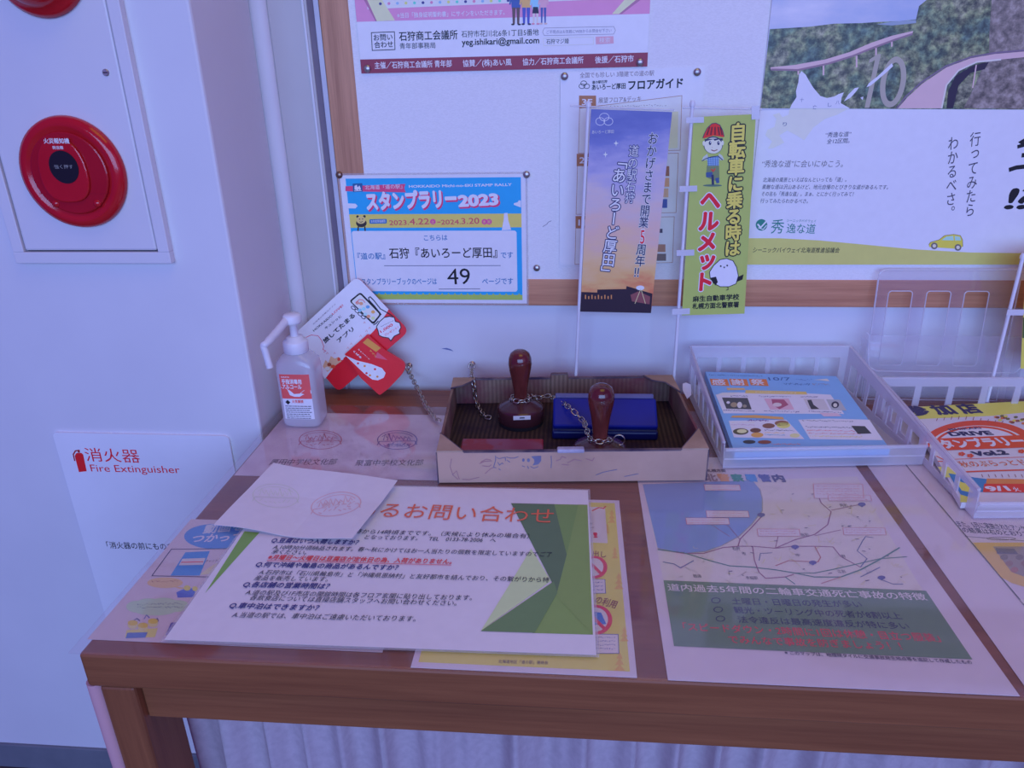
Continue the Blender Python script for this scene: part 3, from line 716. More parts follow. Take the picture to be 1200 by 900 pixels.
# ================================================================== FIRE ALARM PANEL AND SIGN ON THE LEFT WALL
YL = 1.002
M_STEEL = mottled('cream_enamel', (0.70, 0.69, 0.70), (0.735, 0.725, 0.735), nscale=5, rough=0.35)
M_RED = mottled('red_plastic', (0.50, 0.010, 0.014), (0.58, 0.016, 0.022), nscale=8, rough=0.14, spec=0.5)
M_RED2 = mottled('dark_red_plastic', (0.40, 0.008, 0.012), (0.47, 0.012, 0.018), nscale=8, rough=0.2, spec=0.5)
alarm = thing('fire_alarm_panel', 'cream steel fire alarm panel with red discs on the left wall', 'fire alarm', (-0.69, YL, 1.3))
z0, z1 = 1.2853 - 0.238, 1.2853 + 0.40
mb = MB()
def ringframe(b, x0, x1, z0, z1, wd, ya, yb, m):
    b.box((x0, ya, z0), (x1, yb, z0 + wd), m); b.box((x0, ya, z1 - wd), (x1, yb, z1), m)
    b.box((x0, ya, z0 + wd), (x0 + wd, yb, z1 - wd), m); b.box((x1 - wd, ya, z0 + wd), (x1, yb, z1 - wd), m)
ringframe(mb, -0.806, -0.571, z0, z1, 0.0165, YL - 0.012, YL, M_STEEL); mb.box((-0.79, YL - 0.002, z0 + 0.012), (-0.585, YL, z1 - 0.012), mottled('panel_recess', (0.05, 0.05, 0.06), (0.07, 0.07, 0.08)))
mb.build('panel_frame', alarm, bevel=0.002)
mb = MB(); mb.box((-0.7875, YL - 0.0105, z0 + 0.0185), (-0.5895, YL - 0.001, z1 - 0.0185), M_STEEL); mb.build('panel_door', alarm, bevel=0.003)
QX = Matrix.Rotation(math.radians(90), 3, 'X')
kp = atY(124, 85, YL - 0.011)
mb = MB(); mb.lathe((kp.x, YL - 0.0104, kp.z), [(0.0045, 0.0), (0.0045, 0.0012), (0.0036, 0.002)], M_METAL, 20, QX)
mb.box((kp.x - 0.003, YL - 0.0128, kp.z - 0.0006), (kp.x + 0.003, YL - 0.0122, kp.z + 0.0006), ink(BLACK)); mb.build('door_screw', alarm)
dc = atY(84, 203, YL - 0.018)
mb = MB(); mb.lathe((dc.x, YL - 0.0105, dc.z), [(0.0735, 0.0), (0.0745, 0.003), (0.0725, 0.009), (0.066, 0.0125), (0.0595, 0.0118), (0.056, 0.0095), (0.0, 0.0093)], M_RED, 64, QX)
btn = mb.build('alarm_button', alarm)
mb = MB()  # raised inner cover: a rounded shield
pts = []
for k in range(40):
    a = 2 * math.pi * k / 40; r = 0.0545
    pts.append(V3((dc.x + r * math.cos(a), YL - 0.0196, dc.z + r * math.sin(a))))
mb.prism(pts, (0, -0.004, 0), M_RED2); mb.build('button_cover', btn, bevel=0.003)
mb = MB()
pts = []
for k in range(36):
    a = 2 * math.pi * k / 36; c_, s_ = math.cos(a), math.sin(a)
    pts.append(V3((dc.x - 0.006 + 0.034 * math.copysign(abs(c_) ** 0.8, c_) * (1.0 - 0.10 * s_), YL - 0.0236, dc.z + 0.004 + 0.042 * math.copysign(abs(s_) ** 0.85, s_))))
mb.prism(pts, (0, -0.0035, 0), M_RED); mb.build('button_cover', btn, bevel=0.0025)
mb = MB(); mb.box((dc.x - 0.050, YL - 0.0240, dc.z - 0.0265), (dc.x + 0.049, YL - 0.0232, dc.z - 0.0257), M_RED2); mb.build('cover_seam', btn)
for sx in (-1, 1):
    mb = MB(); mb.lathe((dc.x + sx * 0.03, YL - 0.0234, dc.z - 0.040), [(0.0052, 0), (0.005, 0.001), (0.003, 0.0022), (0.0005, 0.0027)], M_RED, 16, QX); mb.build('rivet', btn)
pc = atY(74.5, 196, YL - 0.028)
Sd = Sheet(V3((pc.x, YL - 0.0278, pc.z)), WX, WZ, (0, 0, 2.8133))
pts = [(0.0205 * math.cos(2 * math.pi * k / 40), 0.0215 * math.sin(2 * math.pi * k / 40)) for k in range(40)]
Sd.base(pts, ink((0.014, 0.015, 0.022), 0.3), 0.001, local=True)
Sd.T('強く押す', (181, 556), (242, 556), 13, W(110, 116, 160), 2)
Sd.build('push_plate', btn)
Sd = Sheet(V3((pc.x, YL - 0.0274, pc.z)), WX, WZ, (0, 0, 2.8133)); Sd.T('火災報知機', (146, 473), (230, 473), 17, WHITE, 2, 0.02); Sd.T('発信機', (174, 492), (210, 492), 11, WHITE, 2, 0.01)
Sd.build('lettering', btn)
lc = atY(38, -46, YL - 0.02)
mb = MB(); mb.lathe((lc.x, YL - 0.0105, lc.z), [(0.062, 0.0), (0.063, 0.005), (0.058, 0.012), (0.052, 0.0135), (0.050, 0.022), (0.040, 0.034), (0.022, 0.041), (0.0, 0.043)], M_RED, 48, QX); mb.build('indicator_lamp', alarm)

Se = Sheet(V3((-0.6857, YL - 0.0042, 1.2853 - 0.72)), WX, WZ, (80, 480, 2.857))
rr_pts = []
for cx, cy, a in ((0.147 - 0.008, 0.204 - 0.008, 0), (-0.147 + 0.008, 0.204 - 0.008, 90), (-0.147 + 0.008, -0.21 + 0.008, 180), (0.147 - 0.008, -0.21 + 0.008, 270)):
    for k in range(6):
        t = math.radians(a + 18 * k); rr_pts.append((cx + 0.008 * math.cos(t), cy + 0.008 * math.sin(t)))
Se.base(rr_pts, mottled('white_sign_plate', (0.80, 0.81, 0.83), (0.84, 0.85, 0.87), rough=0.35), 0.0042, local=True)
SR = W(190, 30, 60)
Se.T('消火器', (62, 172), (243, 178), 44, SR, 2, -0.008); Se.T('Fire Extinguisher', (78, 209), (376, 215), 30, SR, 2, -0.006)
Se.poly([(24, 150), (28, 145), (44, 145), (50, 150), (62, 206), (36, 209), (22, 156)], W(190, 24, 44), 2); Se.poly([(32, 144), (32, 136), (38, 134), (40, 144)], W(150, 24, 50), 2); Se.line([(38, 136), (24, 138), (17, 150), (22, 172)], 0.0022, W(150, 24, 50), 2)
Se.T('「消火器の前にものを置かないで下さい」', (132, 464), (560, 476), 22, W(40, 40, 66), 2, 0.006)
tag(Se.build('extinguisher_sign'), 'white rounded fire extinguisher sign plate low on the left wall', 'sign')

# ================================================================== PAPERS UNDER THE CLEAR MAT
PZ = TZ + 0.0009
def table_sheet(o, ang=0.0, crop=(0, 0, 1.0), z=PZ, deform=None):
    p = V3((o[0], o[1], z)); a = math.radians(ang)
    return Sheet(p, V3((math.cos(a), math.sin(a), 0)), V3((-math.sin(a), math.cos(a), 0)), crop, deform)
TW = (0.84, 0.82, 0.80)
INK = (0.030, 0.028, 0.045)
# left picture sheet
S = table_sheet((-0.4735, 0.536), 0, (80, 480, 2.857)); S.base([(0, 0), (0.297, 0), (0.297, 0.2135), (0, 0.2135)], ink((0.78, 0.73, 0.68), 0.5), 0.0003, local=True)
BLU = T_(60, 104, 200)
S.ell((492, 425), 104, 42, BLU, 1, 36); S.T('動画を', (450, 416), (585, 404), 28, T_(150, 160, 214), 2, 0.03); S.T('つかって', (408, 446), (578, 440), 27, T_(170, 170, 214), 2, 0.03)
S.line([(345, 468), (545, 466), (530, 562), (280, 557)], 0.0012, T_(50, 44, 90), 2, True)
S.poly([(392, 478), (474, 474), (440, 556), (342, 556)], T_(48, 104, 200), 1); S.poly([(382, 500), (460, 497), (450, 520), (370, 522)], T_(160, 140, 196), 2); S.line([(378, 512), (452, 510)], 0.002, T_(190, 70, 100), 3)
S.poly([(470, 530), (500, 512), (502, 548), (440, 554)], T_(196, 150, 160), 2); S.T('チャット', (458, 512), (498, 510), 8, INK, 3)
S.ell((324, 580), 60, 18, T_(206, 128, 118), 1, 24); S.scribble((280, 580), (370, 578), 8, T_(130, 60, 70), 12, 2, 0.0007); S.poly([(350, 592), (384, 596), (388, 600), (370, 600)], T_(206, 128, 118), 1)
S.poly([(362, 612), (392, 598), (428, 598), (420, 628), (366, 630)], T_(64, 84, 190), 1); S.ell((398, 598), 12, 9, T_(216, 150, 80), 2, 14); S.ell((424, 600), 9, 8, T_(216, 150, 80), 2, 14)
for x, y, rx, ry in ((230, 660, 36, 20), (270, 652, 44, 20), (320, 648, 44, 18), (365, 654, 38, 16), (290, 672, 70, 18), (360, 664, 40, 14)): S.ell((x, y), rx, ry, T_(136, 154, 170), 1, 20)
for y in (656, 668): S.scribble((232, y), (386, y - 2), 8, T_(70, 90, 130), 20, 2, 0.0007)
S.line([(218, 708), (230, 700), (240, 708)], 0.0012, T_(70, 70, 130), 2); S.line([(254, 702), (262, 688), (272, 698)], 0.0012, T_(70, 90, 170), 2); S.line([(286, 706), (298, 700), (302, 710)], 0.0012, T_(70, 70, 130), 2)
for x, y in ((216, 722), (250, 730), (284, 716)): S.ell((x, y), 17, 13, T_(222, 170, 130), 2, 16); S.ell((x, y - 7), 17, 9, T_(206, 140, 60), 3, 16)
S.poly([(196, 738), (300, 732), (290, 762), (190, 764)], T_(206, 150, 110), 1); S.poly([(198, 748), (266, 746), (258, 764), (192, 766)], T_(70, 90, 180), 2)
S.poly([(344, 714), (372, 712), (352, 756), (326, 756)], T_(70, 70, 160), 2)
tag(S.build('picture_sheet'), 'pale sheet with blue oval and cartoon bubbles at the left end of the counter', 'paper')
# stamp sample sheet
S = table_sheet((-0.4665, 0.8595), 0, (290, 320, 3.463))
M_SAMPLE = mottled('ink_smudged_paper', (0.66, 0.56, 0.58), (0.80, 0.75, 0.74), nscale=22, rough=0.5)
S.base([(0, 0), (0.297, 0), (0.297, 0.207), (0, 0.207)], M_SAMPLE, 0.0003, local=True)
RS, BS = T_(150, 54, 104), T_(70, 60, 150)
def stamp_print(S, c, rx, ry, colr, l=2, w=0.0016, seed=1):
    rnd = random.Random(seed)
    S.ell(c, rx, ry, colr, l, 34, w=w); S.ell((c[0], c[1] - ry * 0.1), rx * 0.82, ry * 0.68, colr, l, 30, 20, 160, w=w * 0.8)
    S.line([(c[0] - rx * 1.02, c[1] + ry * 0.55), (c[0] - rx * 0.9, c[1] + ry * 0.15), (c[0] + rx * 0.9, c[1] + ry * 0.1), (c[0] + rx * 0.98, c[1] + ry * 0.5)], w, colr, l)
    for k in range(7):
        x = c[0] - rx * 0.7 + rx * 0.2 * k
        S.line([(x, c[1] + ry * rnd.uniform(-0.1, 0.1)), (x + rx * 0.08, c[1] - ry * rnd.uniform(0.3, 0.75)), (x + rx * 0.17, c[1] - ry * rnd.uniform(0, 0.3))], w * 0.9, colr, l)
        S.line([(x, c[1] + ry * 0.5), (x + rx * 0.12, c[1] + ry * rnd.uniform(0.2, 0.7))], w * 0.9, colr, l)
stamp_print(S, (296, 677), 86, 38, RS, seed=3); stamp_print(S, (608, 678), 80, 38, BS, seed=5)
S.T('あいろーど', (236, 690), (352, 688), 22, RS, 2, 0.0); S.T('道の駅石狩', (560, 706), (660, 706), 14, BS, 2)
S.T('厚田中学校文化部', (86, 780), (356, 778), 24, T_(60, 44, 84), 2, 0.0); S.T('聚富中学校文化部', (434, 783), (710, 781), 24, T_(60, 44, 84), 2, 0.0)
tag(S.build('stamp_sample_sheet'), 'pale sheet with one red and one blue stamp print beside the sanitizer bottle', 'paper')
# map poster
S = table_sheet((0.0905, 0.5175), 0, (740, 550, 2.6087)); S.base([(0, 0), (0.302, 0), (0.302, 0.425), (0, 0.425)], ink((0.82, 0.79, 0.77), 0.5), 0.0003, local=True)
SEA = T_(96, 112, 196); LAND = T_(172, 158, 196); ROADS = [T_(120, 60, 130), T_(70, 80, 150), T_(60, 96, 120), T_(150, 80, 120)]
S.poly([(34, 46), (690, 22), (722, 90), (890, 371), (98, 340)], LAND, 1)
S.poly([(34, 46), (370, 34), (396, 66), (402, 100), (398, 130), (366, 170), (330, 205), (280, 232), (230, 250), (170, 257), (110, 250), (80, 240)], SEA, 2)
S.line([(392, 60), (400, 90), (400, 128), (366, 170), (328, 206), (276, 234), (226, 252), (160, 258), (80, 242)], 0.0012, T_(120, 110, 150), 3)
rnd = random.Random(11)
for pts, c, ww in (
    ([(402, 140), (366, 180), (332, 214), (326, 236), (280, 240), (220, 258), (160, 258), (80, 245)], 0, 0.0014),
    ([(326, 236), (370, 236), (440, 242), (490, 236), (560, 236), (616, 238), (640, 268), (700, 300)], 0, 0.0012),
    ([(80, 246), (160, 256), (240, 280), (300, 296), (370, 300), (440, 308), (500, 318), (560, 330), (640, 330), (700, 308), (760, 276), (820, 240)], 2, 0.0016),
    ([(500, 318), (560, 318), (620, 306), (700, 288), (760, 274), (842, 268)], 2, 0.0012),
    ([(440, 242), (500, 216), (560, 200), (600, 170), (610, 130), (580, 104), (566, 70)], 0, 0.0012),
    ([(370, 236), (376, 280), (390, 316), (410, 334), (470, 330), (496, 322)], 0, 0.0012),
    ([(560, 236), (578, 270), (570, 284), (520, 282), (480, 280), (440, 296)], 3, 0.0012),
    ([(610, 126), (650, 118), (700, 108)], 0, 0.001), ([(470, 330), (500, 352)], 2, 0.0012),
    ([(690, 250), (706, 220), (716, 206), (740, 210)], 1, 0.001), ([(690, 250), (720, 274), (700, 300)], 1, 0.001),
    ([(330, 214), (300, 178), (268, 150)], 0, 0.0008), ([(300, 206), (244, 170)], 0, 0.0008), ([(440, 242), (448, 206)], 0, 0.0008), ([(560, 204), (640, 186)], 0, 0.0008),
    ([(96, 284), (130, 290), (150, 302), (190, 280)], 1, 0.0012), ([(640, 330), (580, 350)], 3, 0.001), ([(700, 330), (760, 300)], 1, 0.001), ([(752, 334), (800, 352), (830, 352)], 1, 0.001),
    ([(390, 280), (394, 258), (430, 256)], 1, 0.0009)):
    S.line(pts, ww, ROADS[c], 4)
for k in range(150):
    x, y = rnd.uniform(110, 830), rnd.uniform(60, 345)
    if x < 420 and y < 262 - (x - 110) * 0.2: continue
    if x > 690 + (y - 40) * 0.55: continue
    if k % 4 == 0: S.line([(x, y), (x + rnd.uniform(4, 12), y + rnd.uniform(-3, 3))], 0.0011, T_(70, 60, 110), 4)
    S.line([(x, y), (x + rnd.uniform(-18, 18), y + rnd.uniform(-12, 12)), (x + rnd.uniform(-26, 26), y + rnd.uniform(-16, 16))], 0.0006, T_(150, 140, 186) if k % 3 else T_(186, 170, 140), 3)
for x, y in ((500, 238), (554, 286), (396, 140), (704, 108), (764, 332)): S.ell((x, y), 12, 6, T_(70, 66, 150), 5, 12); S.poly([(x - 8, y + 3), (x + 8, y + 3), (x + 1, y + 9)], T_(70, 66, 150), 5)
for x, y, s_ in ((310, 248, '石狩'), (340, 264, '市'), (520, 206, '当別'), (505, 268, '中'), (645, 272, '野'), (632, 318, '江別'), (352, 338, '手稲駅'), (190, 332, '銭函'), (640, 116, '月形')): S.T(s_, (x, y), (x + 12 * len(s_), y), 10, T_(60, 50, 90), 5)
for x, y, ww, hh in ((222, 48, 108, 18), (228, 128, 128, 20), (166, 150, 130, 20), (384, 184, 128, 22), (556, 46, 150, 44), (646, 180, 128, 22), (600, 80, 130, 18)):
    S.poly([(x, y), (x + ww, y + 1), (x + ww + 4, y + hh), (x + 3, y + hh)], T_(190, 170, 204), 6); S.line([(x, y), (x + ww, y + 1), (x + ww + 4, y + hh), (x + 3, y + hh)], 0.0005, T_(170, 80, 120), 7, True)
    for q in range(max(2, hh // 9)): S.scribble((x + 10, y + 9 + q * 8), (x + ww - 8, y + 9 + q * 8), 4, T_(180, 80, 110), 14, 7, 0.0006)
GRN = T_(78, 98, 112)
S.poly([(98, 340), (900, 372), (1042, 582), (130, 541)], GRN, 3)
S.T('道内過去5年間の二輪車交通死亡事故の特徴', (112, 372), (906, 402), 21, T_(178, 176, 200), 5, 0.012)
HW = T_(44, 50, 96)
for t, a, b, cc in (('土曜日・日曜日の発生が多い', (310, 414), (708, 424), (258, 402)), ('観光・ツーリング中の死者が8割以上', (316, 441), (830, 460), (265, 430)), ('法令違反は最高速度違反が特に多い', (328, 470), (853, 491), (272, 458))):
    S.T(t, a, b, 20, HW, 5, 0.012); S.ell(cc, 13, 8, HW, 5, 18, w=0.0011)
RW = T_(180, 48, 84)
S.T('「スピードダウン・2時間に1回は休憩・目立つ服装」', (160, 494), (948, 529), 24, RW, 5, 0.008); S.T('でみんなで事故を防ぎましょう！！', (300, 533), (830, 554), 24, RW, 5, 0.008)
S.T('※ このマップは、地理院タイルに交通事故発生地点等を追記して作成したもの', (470, 567), (1043, 597), 11, T_(50, 44, 80), 5, 0.01)
S.crop(820, 500, 6.667)
for ch, x, c in (('北', 55, T_(120, 90, 140)), ('警', 155, T_(190, 110, 100)), ('察', 262, T_(50, 110, 120)), ('署', 372, T_(60, 110, 200)), ('管', 478, T_(70, 70, 150)), ('内', 586, T_(60, 50, 110))): S.T(ch, (x, 426 + x * 0.01), (x + 86, 427 + x * 0.01), 54, c, 5, 0.05)
S.T('札幌方面', (60, 356), (205, 357), 22, T_(70, 50, 100), 5, 0.03)
tag(S.build('map_poster'), 'traffic accident map with a green text box lying at the middle of the counter', 'poster')
# yellow manner sheet
S = table_sheet((-0.1455, 0.5185), 0, (460, 560, 3.6)); S.base([(0, 0), (0.2085, 0), (0.2085, 0.302), (0, 0.302)], ink((0.82, 0.80, 0.78), 0.5), 0.0003, local=True)
YEL = T_(206, 150, 84); OR = T_(206, 126, 76)
S.poly([(0.006, 0.007), (0.2025, 0.007), (0.2025, 0.295), (0.006, 0.295)], YEL, 1, True)
for x, y, k in ((955, 470, 1.0), (925, 190, 0.8), (978, 690, 0.9), (958, 815, 1.15), (905, 235, 0.6), (938, 340, 0.7)):
    for q in range(3): S.poly([(x - 20 * k * (1 - q * 0.2), y - q * 22 * k), (x + 20 * k * (1 - q * 0.2), y - q * 22 * k), (x, y - 26 * k - q * 22 * k)], OR, 2)
S.poly([(700, 120), (896, 124), (908, 276), (700, 270)], T_(192, 160, 196), 2); S.T('!', (852, 254), (863, 254), 26, T_(170, 20, 70), 3, 0.04); S.scribble((800, 198), (850, 199), 10, INK, 8, 3); S.line([(850, 210), (790, 210)], 0.001, INK, 3)
S.line([(842, 140), (870, 126), (890, 130), (900, 120)], 0.002, T_(190, 60, 70), 3)
for x, y, r, tilt in ((852, 378, 46, 1), (856, 600, 62, 1)):
    S.ell((x, y), r, r * 0.92, T_(176, 158, 196), 3, 30); S.ell((x, y), r, r * 0.92, T_(176, 44, 84), 5, 30, w=0.0042); S.line([(x - r * 0.6, y - r * 0.6), (x + r * 0.6, y + r * 0.6)], 0.004, T_(176, 44, 84), 5)
S.poly([(838, 565), (880, 570), (902, 618), (850, 622)], T_(56, 90, 190), 4)
S.T('持ち出し', (780, 330), (900, 338), 26, T_(120, 64, 60), 3, 0.02); S.T('の利用', (850, 528), (938, 552), 34, T_(120, 64, 60), 3, 0.02)
for x, y, ww, hh in ((820, 428, 76, 60), (820, 660, 132, 82)):
    S.poly([(x, y), (x + ww, y + 2), (x + ww + 3, y + hh), (x, y + hh)], T_(180, 160, 200), 3); S.line([(x, y), (x + ww, y + 2), (x + ww + 3, y + hh), (x, y + hh)], 0.0007, T_(70, 70, 150), 4, True)
    for q in range(hh // 18): S.scribble((x + 6, y + 18 + q * 16), (x + ww - 8, y + 18 + q * 16), 8, T_(70, 70, 150), 12, 4, 0.0007)
S.T('北海道地区「道の駅」連絡会', (446, 782), (656, 788), 14, T_(100, 74, 90), 3, 0.01)
tag(S.build('manner_sheet'), 'yellow sheet with red prohibition circles mostly under the question and answer sheet', 'paper')
# right-hand sheets
S = table_sheet((0.4025, 0.5175), -0.9, (1000, 420, 3.0)); S.base([(0, 0), (0.297, 0), (0.297, 0.42), (0, 0.42)], ink((0.83, 0.80, 0.78), 0.5), 0.0003, local=True)
tag(S.build('blank_sheet'), 'plain white sheet on the counter just right of the accident map', 'paper')
S = table_sheet((0.4605, 0.535), 0, (1000, 420, 3.0), z=PZ + 0.0005); S.base([(0, 0), (0.297, 0), (0.297, 0.40), (0, 0.40)], ink((0.82, 0.79, 0.77), 0.5), 0.0003, local=True)
S.line([(0.0008, 0.0), (0.0008, 0.40)], 0.0014, T_(60, 60, 90), 2, local=True)
S.T('また、5月に実施されたアンケート', (372, 592), (650, 612), 20, T_(40, 40, 90), 2, 0.01); S.T('の結果は右のとおりです', (390, 612), (650, 630), 18, T_(40, 40, 90), 2, 0.01)
S.line([(392, 626), (680, 648)], 0.0008, T_(50, 50, 90), 2)
S.poly([(420, 648), (690, 648), (690, 830), (556, 790), (520, 770)], T_(214, 128, 84), 2); S.poly([(490, 662), (690, 662), (690, 800), (556, 752)], T_(120, 100, 130), 3); S.poly([(500, 668), (565, 670), (580, 690), (505, 688)], T_(80, 70, 120), 4)
for k in range(8): S.ell((530 + k * 18, 700 + (k % 3) * 22), 14, 10, T_(100 + 20 * (k % 3), 84, 110), 4, 12)
S.ell((520, 634), 50, 5, T_(80, 70, 110), 2, 20, w=0.0008)
S.poly([(585, 850), (600, 846), (700, 900), (700, 960)], T_(170, 156, 200), 2)
tag(S.build('newsletter'), 'newsletter with an orange framed picture at the right end of the counter', 'paper')

# ---- the clear mat
M_MAT = see_through('clear_vinyl', (0.985, 0.965, 0.975), 0.972, 0.06, (0.70, 0.62, 0.68), gloss=0.8)
mb = MB(); mb.box((-0.478, 0.5145, TZ + 0.0022), (1.12, 1.093, TZ + 0.0036), M_MAT)
tag(mb.build('table_mat'), 'clear vinyl mat covering the counter and its papers', 'mat')
MZ = TZ + 0.0037

# ---- question and answer sheet on the mat
def curl_q(a, b): return 0.004 * max(0.0, -a - 0.17) / 0.04 * max(0.0, (0.03 - b)) / 0.15
S = table_sheet((-0.185, 0.6871), 0.65, (180, 560, 2.2222), z=MZ + 0.0008)
S.base([(-0.21, -0.1485), (0.21, -0.1485), (0.21, 0.1485), (-0.21, 0.1485)], ink((0.83, 0.81, 0.80), 0.38), 0.0005, local=True)
RT_ = T_(186, 70, 70); NV = T_(40, 34, 110)
S.T('よくあるお問い合わせ', (390, 96), (1040, 121), 38, RT_, 9, 0.004)
for t, a, b, h, c, bb in (
    ('毎日12時から13時、17時から14時頃までです。（天候により休みの場合有）', (330, 141), (977, 159), 13, INK, 0.0),
    ('となっております。　TEL　0133-78-2006　へ', (548, 161), (890, 170), 13, INK, 0.0),
    ('Q.豆腐はいつ入荷しますか？', (304, 170), (530, 176), 14, NV, 0.02),
    ('A.10時30分頃納品されます。春〜秋にかけてはお一人当たりの個数を限定していますのでご了', (309, 187), (1036, 207), 13, INK, 0.0),
    ('承ください。', (305, 199), (396, 202), 13, INK, 0.0),
    ('※月曜日〜火曜日は豆腐店が定休日の為、入荷がありません。', (295, 214), (775, 226), 14, T_(180, 40, 56), 0.02),
    ('Q.何で沖縄や輪島の商品があるんですか？', (263, 233), (634, 242), 15, NV, 0.02),
    ('A.石狩市は「石川県輪島市」と「沖縄県恩納村」と友好都市を結んでおり、その繋がりから特', (272, 253), (1029, 274), 14, INK, 0.0),
    ('産品を販売しています。', (260, 268), (452, 272), 14, INK, 0.0),
    ('Q.各店舗の営業時間は？', (230, 286), (454, 291), 16, NV, 0.02),
    ('A.道の駅及び1F売店の開館時間は各フロア玄関に貼り出しております。', (237, 306), (828, 321), 15, INK, 0.0),
    ('各飲食店については直接店舗スタッフへお問い合わせください。', (248, 320), (788, 335), 15, INK, 0.0),
    ('Q.車中泊はできますか？', (194, 341), (426, 348), 17, NV, 0.02),
    ('A.当道の駅では、車中泊はご遠慮いただいております。', (202, 365), (681, 376), 16, INK, 0.0)):
    S.T(t, a, b, h * 0.9, c, 9, bb, slant=0.1)
S.line([(295, 217), (775, 229)], 0.0008, T_(180, 40, 56), 9)
S.crop(460, 560, 3.6)
S.poly([(500, 108), (820, 115), (845, 662), (590, 655), (690, 480), (735, 325)], T_(98, 116, 80), 2)
S.poly([(500, 108), (682, 112), (735, 325), (695, 485)], T_(68, 84, 84), 4); S.poly([(682, 112), (784, 114), (735, 325)], T_(88, 108, 78), 3)
S.poly([(585, 300), (668, 436), (435, 600), (372, 648), (500, 440), (566, 330)], T_(146, 150, 150), 3)
S.poly([(372, 648), (680, 438), (696, 486), (600, 655)], T_(78, 98, 84), 5); S.poly([(735, 325), (784, 114), (822, 115), (845, 662), (690, 500)], T_(98, 114, 80), 4)
S.crop(80, 480, 2.857); S.poly([(590, 408), (640, 412), (458, 615)], T_(92, 122, 74), 2)
faq = S.build('answer_sheet'); film_ring(S, 0.0028, M_FILM, 'laminate_margin', faq)
tag(faq, 'laminated question and answer sheet with green angular shapes lying on the mat', 'paper')

# ---- loose memo sheet
def curl_m(a, b):
    return 0.003 + 0.010 * max(0.0, (b - 0.085)) ** 1 / 0.06 * 0.4 + 0.012 * max(0.0, a - 0.10) / 0.07 * 0.5 + 0.002 * math.sin(a * 40 + b * 25)
pa, pb, pc_, pd = atZ(250.5, 617.6, MZ + 0.004), atZ(414, 641, MZ + 0.004), atZ(466.8, 571.7, MZ + 0.008), atZ(321.5, 547, MZ + 0.008)
S = Sheet(V3((pa.x, pa.y, MZ + 0.0016)), V3(((pb - pa).x, (pb - pa).y, 0)), V3((0, 1, 0)), (80, 480, 2.857), curl_m)
S.base([(487, 393), (955, 460), (1105, 262), (690, 192)], ink((0.85, 0.82, 0.80), 0.55), 0.0003, grid=(16, 12))
stamp_print(S, (898, 332), 84, 40, T_(176, 112, 168), 2, 0.0013, seed=9); stamp_print(S, (696, 296), 76, 38, T_(150, 140, 182), 2, 0.0008, seed=12)
S.T('あいろーど', (846, 340), (950, 348), 22, T_(176, 112, 168), 3)
tag(S.build('memo_sheet'), 'small loose white sheet with faint stamp prints lying over the answer sheet', 'paper')

# ================================================================== CARDBOARD BOX
card_a = mottled('printed_cardboard_outside', (0.45, 0.285, 0.205), (0.56, 0.365, 0.265), nscale=9, rough=0.75, spec=0.1)
def corrugated(name, c1, c2, stain):
    m = bpy.data.materials.new(name); nt, n, l, p = nodes_of(m)
    tc = n.new('ShaderNodeTexCoord'); wv = n.new('ShaderNodeTexWave'); wv.inputs['Scale'].default_value = 46.0; wv.inputs['Distortion'].default_value = 0.6; wv.bands_direction = 'X'
    l.new(tc.outputs['Object'], wv.inputs['Vector'])
    r = ramp(nt, wv.outputs['Fac'], [(0.2, c1), (0.8, c2)])
    t = noise(nt, nscale=11.0, detail=6.0); r2 = ramp(nt, t.outputs['Fac'], [(0.42, (0, 0, 0)), (0.62, (1, 1, 1))])
    mx = n.new('ShaderNodeMix'); mx.data_type = 'RGBA'
    l.new(r2.outputs['Color'], mx.inputs['Factor']); l.new(r.outputs['Color'], mx.inputs['A']); mx.inputs['B'].default_value = (*stain, 1)
    l.new(mx.outputs['Result'], p.inputs['Base Color']); p.inputs['Roughness'].default_value = 0.8; p.inputs['Specular IOR Level'].default_value = 0.1
    bump(nt, wv.outputs['Fac'], 0.25, 0.002)
    return m
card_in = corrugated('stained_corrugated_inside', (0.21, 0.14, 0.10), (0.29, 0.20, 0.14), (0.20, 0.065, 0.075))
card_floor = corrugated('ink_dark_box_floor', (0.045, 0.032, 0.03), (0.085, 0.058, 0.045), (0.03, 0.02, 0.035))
ink_edge = mottled('ink_darkened_edge', (0.05, 0.035, 0.07), (0.20, 0.14, 0.14), nscale=30, rough=0.8)
bA, bB = V3((-0.1765, 0.848, MZ)), V3((0.1805, 0.872, MZ))
ex = (bB - bA).normalized(); ey = V3((-ex.y, ex.x, 0)); BW = (bB - bA).length; BD = 0.256; BH = 0.0462
bm_ = Matrix((ex, ey, V3((0, 0, 1)))).transposed().to_4x4(); bm_.translation = bA
cbox = thing('cardboard_box', 'shallow open cardboard box stained with ink holding the stamps', 'box', bA)
t = 0.004
mb = MB()
mb.box((0, 0, 0), (BW, t, BH), card_a, bm_)
mb.build('front_wall', cbox, bevel=0.0008)
mb = MB(); mb.box((0, BD - t, 0), (BW, BD, BH), card_in, bm_); mb.build('back_wall', cbox, bevel=0.0008)
mb = MB(); mb.box((0, t, 0), (t, BD - t, BH), card_in, bm_); mb.build('side_wall', cbox, bevel=0.0008)
mb = MB(); mb.box((BW - t, t, 0), (BW, BD - t, BH), card_in, bm_); mb.build('side_wall', cbox, bevel=0.0008)
mb = MB(); mb.box((t, t, 0.0), (BW - t, BD - t, 0.0035), card_floor, bm_); mb.build('box_floor', cbox)
card_top = mottled('worn_cardboard_flap', (0.36, 0.25, 0.17), (0.50, 0.36, 0.26), nscale=14, rough=0.8, spec=0.1)
fl = 0.036
